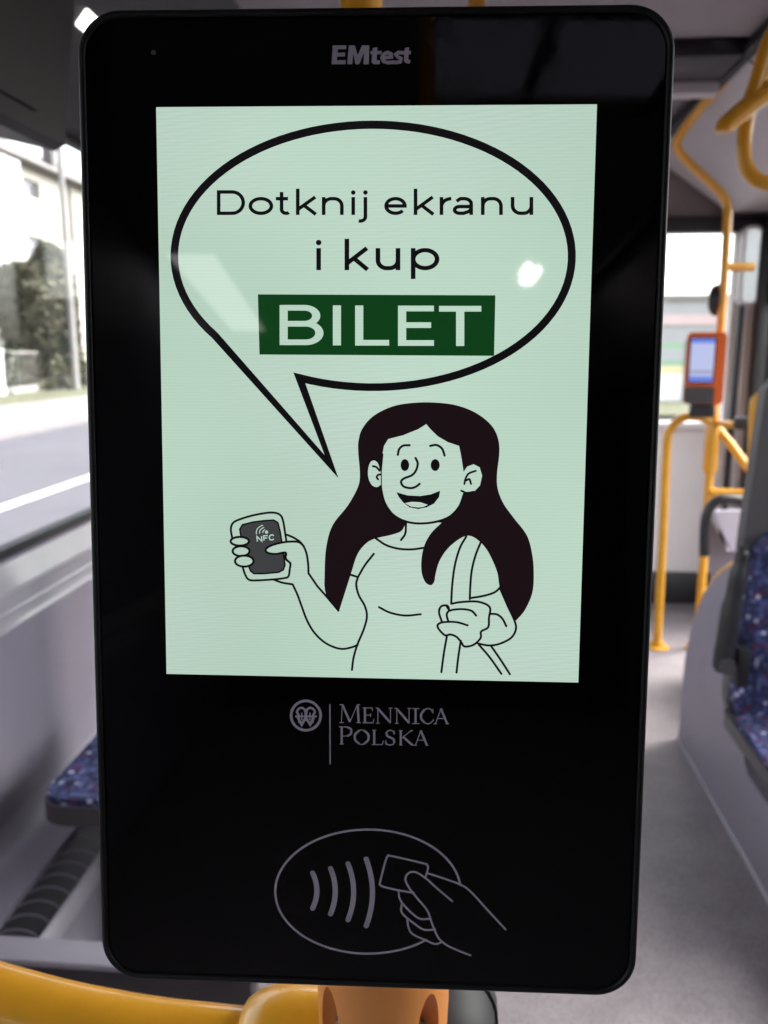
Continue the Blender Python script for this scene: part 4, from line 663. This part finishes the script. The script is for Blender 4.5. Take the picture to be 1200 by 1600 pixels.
    ('line','ink',0.971,[(-28.74,207.54),(-31.09,209.34),(-35.79,209.43),(-41.02,208.41),(-44.7,206.88),(-45.75,205.29),(-44.19,204.15),(-41.04,203.89),(-36.85,204.53),(-36.76,201.9),(-34.67,199.82)],{'sm': 1}),
    ('line','ink',0.971,[(-36.2,212.51),(-33.18,211.25),(-29.79,208.83),(-27.7,204.93),(-26.82,199.68),(-26.66,195.47)],{'sm': 1}),
    ('line','ink',0.971,[(-26.66,195.47),(-22.73,189.72),(-18.54,185.02),(-13.01,178.47)],{}),
    ('line','ink',0.971,[(-42.15,192.31),(-38.47,191.04),(-33.75,190.33)],{'sm': 1}),
    ('line','ink',0.971,[(-33.75,190.33),(-31.66,185.85),(-29.56,180.04),(-27.36,174.21),(-24.3,168.92),(-20.08,164.71),(-15.86,162.38),(-11.64,161.39),(-7.43,162.17),(-4.54,163.41)],{'sm': 1}),
    ('line','glow',0.416,[(-46.92,213.14),(-46.96,213.32),(-46.97,213.5),(-46.94,213.69),(-46.88,213.87),(-46.78,214.04),(-46.65,214.2),(-46.49,214.34),(-46.3,214.46),(-46.09,214.57),(-45.86,214.65)],{}),
    ('line','glow',0.416,[(-48.32,212.84),(-48.4,213.18),(-48.42,213.52),(-48.36,213.86),(-48.24,214.2),(-48.06,214.51),(-47.81,214.81),(-47.51,215.07),(-47.16,215.31),(-46.77,215.5),(-46.35,215.64)],{}),
    ('line','glow',0.416,[(-49.71,212.54),(-49.84,213.04),(-49.86,213.54),(-49.78,214.04),(-49.61,214.52),(-49.34,214.99),(-48.98,215.42),(-48.54,215.81),(-48.02,216.15),(-47.45,216.42),(-46.83,216.64)],{}),
    ('fill','glow',0,[(-44.56,213.6),(-44.61,213.32),(-44.77,213.08),(-45.01,212.91),(-45.29,212.85),(-45.57,212.91),(-45.81,213.06),(-45.97,213.3),(-46.02,213.58),(-45.96,213.86),(-45.8,214.1),(-45.56,214.26),(-45.28,214.32),(-45,214.27),(-44.77,214.11),(-44.61,213.88)],{}),
    ('line','glow',0.527,[(-49.4,209.33),(-49.59,211.54),(-47.41,209.57),(-47.55,211.83)],{}),
    ('line','glow',0.527,[(-46.46,209.74),(-46.61,211.89),(-44.77,212.08)],{}),
    ('line','glow',0.527,[(-46.51,210.85),(-45.04,211.02)],{}),
    ('line','glow',0.527,[(-42.06,210.59),(-42.85,210.11),(-43.79,210.26),(-44.15,211.25),(-43.62,212.2),(-42.68,212.42),(-42.05,211.96)],{}),
  ],
  'brand_lettering': [
    ('fill','print',0,[(-16.93,410.67),(-16.42,418.15),(-10.67,418.1),(-10.8,416.58),(-14.27,416.61),(-14.4,415.22),(-11.19,415.19),(-11.32,413.67),(-14.53,413.7),(-14.66,412.3),(-10.92,412.27),(-11.04,410.62)],{}),
    ('fill','print',0,[(-10.37,410.62),(-9.74,418.09),(-7.2,418.07),(-5.98,414.2),(-4.27,418.04),(-1.21,418.02),(-1.29,410.54),(-3.56,410.56),(-3.45,415.13),(-5.29,410.57),(-6.9,410.59),(-7.85,414.78),(-8.23,410.6)],{}),
    ('fill','print',0,[(0.27,416.99),(2.26,417.23),(2.14,415.84),(4.01,415.82),(3.88,414.43),(2.02,414.44),(1.9,412.17),(3.37,412.03),(3.12,410.51),(0.85,410.52),(-0.22,411.17),(0.02,414.46),(-0.78,414.6),(-0.66,415.73),(0.14,415.85)],{}),
    ('line','print',1.443,[(4.83,413.03),(8.02,413.38),(7.88,414.52),(6.54,415.17),(4.95,414.55),(4.16,413.03),(4.84,411.63),(6.58,411.11),(8.84,411.22)],{}),
    ('line','print',1.443,[(13.06,414.86),(11.06,415.13),(9.87,414.38),(10.68,413.36),(12.02,412.71),(11.77,411.45),(10.17,411.15),(8.44,411.29)],{}),
    ('fill','print',0,[(13.57,416.87),(15.42,417.11),(15.31,415.72),(16.24,415.71),(15.99,414.33),(15.19,414.33),(15.08,412.31),(16.02,412.05),(15.77,410.66),(14.17,410.8),(13.23,411.56),(13.33,414.35),(12.66,414.48),(12.92,415.62),(13.45,415.74)],{}),
  ],
  'mint_emblem': [
    ('line','print',1.221,[(-21.19,130.36),(-21.23,129.65),(-21.34,128.93),(-21.52,128.23),(-21.77,127.56),(-22.09,126.91),(-22.47,126.3),(-22.91,125.73),(-23.4,125.2),(-23.95,124.74),(-24.53,124.33),(-25.16,123.99),(-25.81,123.72),(-26.49,123.51),(-27.18,123.38),(-27.88,123.33),(-28.58,123.35),(-29.28,123.44),(-29.95,123.61),(-30.61,123.86),(-31.23,124.17),(-31.82,124.55),(-32.37,124.99),(-32.86,125.49),(-33.3,126.04),(-33.68,126.63),(-34,127.27),(-34.25,127.93),(-34.43,128.62),(-34.54,129.33),(-34.57,130.05),(-34.53,130.77),(-34.42,131.48),(-34.24,132.18),(-33.99,132.86),(-33.67,133.5),(-33.28,134.11),(-32.84,134.68),(-32.35,135.2),(-31.8,135.66),(-31.21,136.07),(-30.59,136.41),(-29.94,136.68),(-29.26,136.88),(-28.57,137.01),(-27.87,137.06),(-27.18,137.04),(-26.49,136.94),(-25.81,136.77),(-25.16,136.53),(-24.54,136.22),(-23.95,135.84),(-23.41,135.4),(-22.91,134.91),(-22.47,134.36),(-22.09,133.77),(-21.77,133.14),(-21.52,132.47),(-21.34,131.79),(-21.23,131.08)],{'closed': 1}),
    ('line','print',0.999,[(-30.89,127.05),(-31.18,130.33),(-31.95,131.7),(-31.17,133.21),(-29.72,133.74),(-28.46,132.98),(-28.07,131.59),(-27.98,128.11)],{'sm': 1}),
    ('line','print',0.999,[(-24.87,127.19),(-24.58,130.48),(-23.81,131.89),(-24.58,133.36),(-26.04,133.83),(-27.3,133),(-27.68,131.6),(-27.78,128.12)],{'sm': 1}),
    ('line','print',0.777,[(-32.73,129.69),(-22.84,129.93)],{}),
    ('line','print',1.166,[(-31.56,129.32),(-29.82,125.98),(-27.88,129.21),(-25.94,126.07),(-24.2,129.5)],{}),
    ('line','print',0.555,[(-29.72,131.56),(-29.72,127.97)],{}),
    ('line','print',0.555,[(-26.04,131.64),(-26.04,128.06)],{}),
  ],
  'divider_line': [
    ('line','print',0.611,[(-17,135.82),(-16.84,107.57)],{}),
  ],
  'mint_lettering': [
    ('line','print',0.375,[(-11.76,127.3),(-11.39,135.75)],{}),
    ('line','print',0.999,[(-11.29,135.59),(-7.94,127.82)],{}),
    ('line','print',0.375,[(-7.94,127.65),(-4.57,135.91)],{}),
    ('line','print',0.999,[(-4.47,135.91),(-3.92,127.49)],{}),
    ('line','print',0.416,[(-12.8,127.28),(-10.71,127.33)],{}),
    ('line','print',0.416,[(-5.07,127.46),(-2.98,127.51)],{}),
    ('line','print',0.416,[(-12.63,135.64),(-11.35,135.67)],{}),
    ('line','print',0.416,[(-4.61,135.82),(-3.33,135.85)],{}),
    ('line','print',0.999,[(-1.13,134.46),(-1.09,127.4)],{}),
    ('line','print',0.416,[(-2.21,134.37),(2.1,134.47),(2.27,133.13)],{}),
    ('line','print',0.416,[(-2.17,127.45),(2.53,127.56),(2.95,129.27)],{}),
    ('line','print',0.416,[(-1.11,131.08),(1.43,131.14)],{}),
    ('line','print',0.416,[(1.42,131.98),(1.43,130.29)],{}),
    ('line','print',0.43,[(4.68,134.52),(4.74,127.46)],{}),
    ('line','print',0.999,[(4.6,134.37),(10.4,127.8)],{}),
    ('line','print',0.43,[(10.33,134.65),(10.4,127.59)],{}),
    ('line','print',0.416,[(3.9,127.44),(5.58,127.48)],{}),
    ('line','print',0.416,[(9.49,134.56),(11.17,134.6)],{}),
    ('line','print',0.416,[(3.68,134.42),(4.72,134.45)],{}),
    ('line','print',0.43,[(13.2,134.6),(13.28,127.53)],{}),
    ('line','print',0.999,[(13.12,134.46),(18.79,127.88)],{}),
    ('line','print',0.43,[(18.71,134.73),(18.79,127.67)],{}),
    ('line','print',0.416,[(12.46,127.52),(14.09,127.55)],{}),
    ('line','print',0.416,[(17.89,134.64),(19.52,134.67)],{}),
    ('line','print',0.416,[(12.23,134.51),(13.23,134.53)],{}),
    ('line','print',0.999,[(21.63,134.68),(21.72,127.61)],{}),
    ('line','print',0.416,[(19.9,134.57),(23.35,134.65)],{}),
    ('line','print',0.416,[(19.99,127.64),(23.44,127.73)],{}),
    ('line','print',0.541,[(29.47,132.84),(28.5,134.38),(26.92,134.76),(25.35,133.88)],{'sm': 1}),
    ('line','print',0.999,[(25.48,134.02),(24.36,132.44),(24.13,131.16),(24.4,129.76),(25.56,128.37)],{'sm': 1}),
    ('line','print',0.541,[(25.43,128.51),(27.02,127.69),(28.59,128.23),(29.71,129.6)],{'sm': 1}),
    ('line','print',0.416,[(29.38,134.68),(29.48,132.7)],{}),
    ('line','print',0.43,[(30.63,127.69),(32.97,134.61)],{}),
    ('line','print',0.999,[(32.96,134.96),(35.95,127.82)],{}),
    ('line','print',0.416,[(31.6,130.26),(34.61,130.33)],{}),
    ('line','print',0.416,[(29.89,127.74),(31.38,127.78)],{}),
    ('line','print',0.416,[(35.27,127.87),(36.76,127.91)],{}),
    ('line','print',0.999,[(-11.6,125.42),(-11.57,117.23)],{}),
    ('line','print',0.416,[(-12.56,117.29),(-10.57,117.34)],{}),
    ('line','print',0.416,[(-12.83,125.31),(-9.86,125.38)],{}),
    ('line','print',0.541,[(-10.17,125.37),(-8.62,125.16)],{}),
    ('line','print',0.999,[(-8.87,125.24),(-7.51,124.45),(-7.25,123.32),(-7.62,122.08),(-8.85,121.23)],{'sm': 1}),
    ('line','print',0.416,[(-8.61,121.24),(-11.39,121.01)],{}),
    ('line','print',0.999,[(-3.81,123.72),(-5.37,122.18),(-5.67,120.68),(-5.35,119.19),(-3.78,117.73)],{'sm': 1}),
    ('line','print',0.999,[(-1.31,123.78),(0.27,122.32),(0.59,120.83),(0.29,119.33),(-1.27,117.79)],{'sm': 1}),
    ('line','print',0.486,[(-4.12,123.57),(-2.56,124.15),(-0.99,123.65)],{'sm': 1}),
    ('line','print',0.486,[(-4.09,117.86),(-2.52,117.35),(-0.96,117.94)],{'sm': 1}),
    ('line','print',0.999,[(3.11,124.18),(3.16,117.36)],{}),
    ('line','print',0.416,[(2.23,124.09),(3.99,124.14)],{}),
    ('line','print',0.416,[(2.06,117.4),(6.85,117.52),(7.27,119.38)],{}),
    ('line','print',0.569,[(12.15,122.68),(11.62,123.9),(10.31,124.28),(9.02,123.7),(8.66,122.53)],{'sm': 1}),
    ('line','print',0.999,[(8.61,122.87),(9.19,121.52),(10.61,120.87),(11.91,120.08),(12.24,118.86)],{'sm': 1}),
    ('line','print',0.569,[(12.24,119.14),(11.68,117.82),(10.38,117.45),(8.81,117.82),(8.38,119.31)],{'sm': 1}),
    ('line','print',0.416,[(12.19,124.19),(12.2,122.55)],{}),
    ('line','print',0.416,[(8.33,119.45),(8.4,117.54)],{}),
    ('line','print',0.999,[(15.09,124.31),(15.16,117.47)],{}),
    ('line','print',0.416,[(14.31,124.23),(15.87,124.26)],{}),
    ('line','print',0.416,[(14.38,117.52),(15.94,117.56)],{}),
    ('line','print',0.375,[(19.74,124.29),(15.5,120.77)],{}),
    ('line','print',0.999,[(16.17,121.47),(20.27,117.74)],{}),
    ('line','print',0.416,[(19.29,124.35),(20.49,124.38)],{}),
    ('line','print',0.416,[(19.82,117.66),(21.02,117.69)],{}),
    ('line','print',0.43,[(21.74,117.52),(24.07,124.23)],{}),
    ('line','print',0.999,[(24.06,124.57),(27,117.65)],{}),
    ('line','print',0.416,[(22.7,120.02),(25.69,120.09)],{}),
    ('line','print',0.416,[(21,117.57),(22.48,117.61)],{}),
    ('line','print',0.416,[(26.33,117.7),(27.81,117.74)],{}),
  ],
  'contactless_symbol': [
    ('line','print',1.027,[(27.94,24.51),(25.95,23.35),(23.87,22.28),(21.71,21.3),(19.48,20.4),(17.18,19.59),(14.82,18.88),(12.41,18.27),(9.96,17.76),(7.48,17.35),(4.97,17.04),(2.44,16.84),(-0.09,16.74),(-2.62,16.74),(-5.15,16.86),(-7.65,17.08),(-10.12,17.4),(-12.55,17.83),(-14.94,18.36),(-17.28,18.98),(-19.55,19.71),(-21.75,20.54),(-23.88,21.45),(-25.91,22.46),(-27.86,23.55),(-29.7,24.72),(-31.44,25.97),(-33.06,27.29),(-34.57,28.69),(-35.95,30.14),(-37.21,31.66),(-38.33,33.22),(-39.31,34.84),(-40.16,36.5),(-40.86,38.19),(-41.42,39.91),(-41.83,41.66),(-42.09,43.42),(-42.21,45.2),(-42.17,46.98),(-41.99,48.76),(-41.66,50.53),(-41.18,52.29),(-40.56,54.03),(-39.8,55.74),(-38.89,57.42),(-37.85,59.07),(-36.68,60.67),(-35.38,62.23),(-33.96,63.73),(-32.42,65.17),(-30.77,66.55),(-29.01,67.86),(-27.15,69.1),(-25.19,70.26),(-23.15,71.34),(-21.03,72.34),(-18.83,73.25),(-16.57,74.07),(-14.26,74.8),(-11.89,75.43),(-9.48,75.97),(-7.04,76.41),(-4.57,76.74),(-2.09,76.98),(0.4,77.11),(2.89,77.14),(5.38,77.07),(7.85,76.9),(10.29,76.62),(12.7,76.25),(15.06,75.78),(17.38,75.2),(19.64,74.54),(21.84,73.78),(23.97,72.93),(26.01,71.99),(27.97,70.96),(29.84,69.86),(31.61,68.68),(33.28,67.42),(34.83,66.09),(36.27,64.7),(37.59,63.25),(38.79,61.75),(39.85,60.19),(40.78,58.59),(41.58,56.94),(42.24,55.26),(42.75,53.56),(43.13,51.83)],{'round': 1}),
    ('line','print',2.387,[(-24.81,55.39),(-24.28,54.18),(-23.84,52.96),(-23.48,51.75),(-23.19,50.53),(-22.99,49.3),(-22.87,48.07),(-22.83,46.84),(-22.87,45.61),(-22.99,44.37),(-23.19,43.13),(-23.47,41.88),(-23.84,40.64),(-24.28,39.38),(-24.8,38.13)],{'round': 1}),
    ('line','print',2.387,[(-16.52,57.83),(-15.94,56.27),(-15.44,54.71),(-15.04,53.15),(-14.72,51.58),(-14.5,50.01),(-14.36,48.43),(-14.31,46.85),(-14.35,45.27),(-14.48,43.68),(-14.7,42.08),(-15.01,40.49),(-15.4,38.89),(-15.89,37.28),(-16.47,35.67)],{'round': 1}),
    ('line','print',2.387,[(-8.46,60.36),(-7.76,58.44),(-7.17,56.53),(-6.69,54.6),(-6.31,52.67),(-6.04,50.74),(-5.87,48.8),(-5.81,46.86),(-5.85,44.91),(-6,42.95),(-6.25,40.99),(-6.61,39.03),(-7.08,37.05),(-7.66,35.08),(-8.34,33.09)],{'round': 1}),
    ('line','print',2.387,[(-0.11,62.89),(0.67,60.61),(1.33,58.33),(1.88,56.04),(2.31,53.74),(2.62,51.44),(2.81,49.13),(2.89,46.82),(2.85,44.5),(2.69,42.17),(2.41,39.83),(2.01,37.49),(1.49,35.14),(0.86,32.78),(0.1,30.42)],{'round': 1}),
    ('line','print',0.916,[(27.22,55),(28.29,59.46),(27.76,60.85),(26.21,61.66),(11.5,64.76),(9.96,64.61),(8.95,62.85),(6.36,51.94),(6.58,50.64),(7.82,49.81),(14.75,48.3),(21.98,47.23)],{'sm': 1, 'round': 1}),
    ('line','print',0.916,[(39.62,43.79),(31.7,50.59),(27.54,54.36),(22.88,57.24),(19.5,56.8),(17.99,53.72),(19.89,49.44),(23.56,44.67),(28.27,38.84),(30.42,32.9),(33.32,26.09),(37.3,22.38),(42.51,19.93),(48.44,17.61)],{'sm': 1, 'round': 1}),
    ('line','print',0.916,[(28.12,56.97),(35.75,54.62),(43.48,51.84),(48.15,48.53),(55.48,40.52),(64.31,30.91)],{'sm': 1, 'round': 1}),
    ('line','print',0.916,[(14.97,47.33),(15.41,44.4),(17.41,41.2),(21.59,36.97),(25.24,34.69),(29.88,34.96)],{'sm': 1, 'round': 1}),
    ('line','print',0.916,[(16.57,42.04),(16.2,38.42),(17.99,35.75),(22.69,32.08),(26.86,29.48),(32.02,29.78)],{'sm': 1, 'round': 1}),
    ('line','print',0.916,[(19.04,34.47),(19.71,30.33),(21.71,27.11),(27.96,24.25),(32.13,22.64),(35.42,23.86)],{'sm': 1, 'round': 1}),
  ],
}
TERMINAL_BASE=(-0.03786,0.33651,1.00744)
TERMINAL_AXES=((0.99898,0.04481,-0.00506),(0.00095,0.09142,0.99581),(0.04509,-0.99480,0.09128))

term = thing('ticket_terminal', 'black ticket machine with lit pale green touchscreen on an orange bracket', 'ticket machine')
PXv, PYv, PNv = (Vector(a) for a in TERMINAL_AXES)
term.matrix_world = Matrix(((PXv.x, PYv.x, PNv.x, TERMINAL_BASE[0]), (PXv.y, PYv.y, PNv.y, TERMINAL_BASE[1]), (PXv.z, PYv.z, PNv.z, TERMINAL_BASE[2]), (0, 0, 0, 1)))
X0, X1, Y0, Y1 = -.1245, .1245, 0.0, .4332      # front outline, metres, in the terminal's own frame
def loft(rings, close_first=True, close_last=True):
    bm = bmesh.new(); V = []
    for inset, z, rad in rings:
        V.append([bm.verts.new((x, y, z)) for x, y in rrect(X0 + inset, X1 - inset, Y0 + inset, Y1 - inset, max(rad - inset, .001), 12)])
    for A, B in zip(V, V[1:]):
        n = len(A)
        for k in range(n): bm.faces.new((A[k], A[(k + 1) % n], B[(k + 1) % n], B[k]))
    if close_first: bm.faces.new(V[0][::-1])
    if close_last: bm.faces.new(V[-1])
    return bm
RC = .0185
obj('housing', loft([(.010, -.036, RC), (.004, -.0345, RC), (.0012, -.030, RC), (.0004, -.010, RC), (.0, -.0060, RC), (.0, -.0015, RC), (.0004, .0002, RC), (.0012, .0009, RC), (.0022, .0010, RC), (.0030, .0006, RC), (.0034, -.0004, RC), (.0034, -.004, RC)]), 'housing', term, local=True, angle=50)
glass = obj('front_glass', loft([(.0035, -.0030, RC), (.0035, -.0006, RC), (.0040, 0, RC)]), 'glass_black', term, local=True, angle=20)
def flat(polys, zlay, mats):
    """polys: list of (matname, [pts]) -> bmesh, each polygon on its own thin layer"""
    bm = bmesh.new()
    for i, (m, pts) in enumerate(polys):
        vs = [bm.verts.new((x / 1000, y / 1000, zlay + i * 1.5e-6)) for x, y in pts]
        try: f = bm.faces.new(vs)
        except ValueError: continue
        f.material_index = mats.index(m)
        f.normal_update()
        if f.normal.z < 0: f.normal_flip()
    bmesh.ops.triangulate(bm, faces=bm.faces[:])
    return bm
def ribbon(pts, w, closed=False, rnd=False, ax=1.0):
    P = [Vector((p[0] / ax, p[1])) for p in pts]; h = w / 2
    Q = [P[0]]
    for p in P[1:]:
        if (p - Q[-1]).length > 1e-4: Q.append(p)
    P = Q
    if closed and (P[0] - P[-1]).length < 1e-4: P.pop()
    n = len(P); Lf, Rt = [], []
    for i in range(n):
        a = P[i] - P[i - 1] if (i > 0 or closed) else P[1] - P[0]
        b = P[(i + 1) % n] - P[i] if (i < n - 1 or closed) else P[-1] - P[-2]
        a.normalize(); b.normalize()
        na, nb = Vector((-a.y, a.x)), Vector((-b.y, b.x)); m = na + nb
        m = na if m.length < .05 else m.normalized()
        k = h / max(.28, m.dot(na))
        Lf.append(P[i] + m * k); Rt.append(P[i] - m * k)
    quads = []
    for i in range(n if closed else n - 1):
        j = (i + 1) % n; quads.append([Lf[i], Rt[i], Rt[j], Lf[j]])
    if rnd and not closed:
        for p in (P[0], P[-1]): quads.append([p + Vector((math.cos(k * math.pi / 8), math.sin(k * math.pi / 8))) * h for k in range(16)])
    return [[(q.x * ax, q.y) for q in f] for f in quads]
def smooth_fill(pts, corners):
    n = len(pts); cs = sorted(set(corners)); out = []
    for i, c in enumerate(cs):
        d = cs[(i + 1) % len(cs)]; seg = pts[c:d + 1] if d > c else pts[c:] + pts[:d + 1]
        out += [tuple(v) for v in catmull([Vector(p) for p in seg], 5)][:-1]
    return out
def art(name, parent, zlay):
    polys = []; bm = bmesh.new(); mats = []
    for kind, m, w, pts, o in ART[name]:
        if m not in mats: mats.append(m)
        if kind == 'fill':
            polys.append((m, [smooth_fill(pts, o['sm'])] if isinstance(o.get('sm'), list) else [pts]))
        else:
            if o.get('sm'): pts = [tuple(v) for v in catmull([Vector(p) for p in pts], 5)]
            polys.append((m, ribbon(pts, w, bool(o.get('closed')), bool(o.get('round')) or bool(o.get('sm')), o.get('ax', 1.0))))
    for i, (m, fs) in enumerate(polys):
        for f in fs:
            vs = [bm.verts.new((x / 1000, y / 1000, zlay + i * 2e-6)) for x, y in f]
            F = bm.faces.new(vs); F.material_index = mats.index(m); F.normal_update()
            if F.normal.z < 0: F.normal_flip()
    me = bpy.data.meshes.new(name); bmesh.ops.triangulate(bm, faces=bm.faces[:]); bm.to_mesh(me); bm.free()
    for m in mats: me.materials.append(M[m])
    ob = bpy.data.objects.new(name, me); COL.objects.link(ob); ob.parent = parent
    return ob
sb = bmesh.new()
sv = [sb.verts.new((x / 1000, y / 1000, 4e-5)) for x, y in ((-91.3, 148.2), (93.7, 148.2), (93.4, 394), (-91.3, 394))]; sb.faces.new(sv)
me = bpy.data.meshes.new('screen'); sb.to_mesh(me); sb.free(); me.materials.append(M['glow']); screen = bpy.data.objects.new('screen', me); COL.objects.link(screen); screen.parent = term
for nme in ('speech_bubble', 'ticket_banner'): art(nme, screen, 1e-4)
for nme in ('message_text', 'banner_text'): art(nme, screen, 1.6e-4)
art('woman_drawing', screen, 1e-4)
for nme in ('brand_lettering', 'mint_emblem', 'divider_line', 'mint_lettering', 'contactless_symbol'): art(nme, glass, 6e-5)
n = bmesh.new(); bmesh.ops.create_circle(n, cap_ends=True, radius=.0011, segments=20, matrix=Matrix.Translation((-.092, .416, 6e-5))); obj('light_sensor', n, 'dotprint', term, local=True, smooth=False)
obj('rear_mount', bx(-.045, .045, .05, .16, -.055, -.0355, .004), 'black', term, local=True)
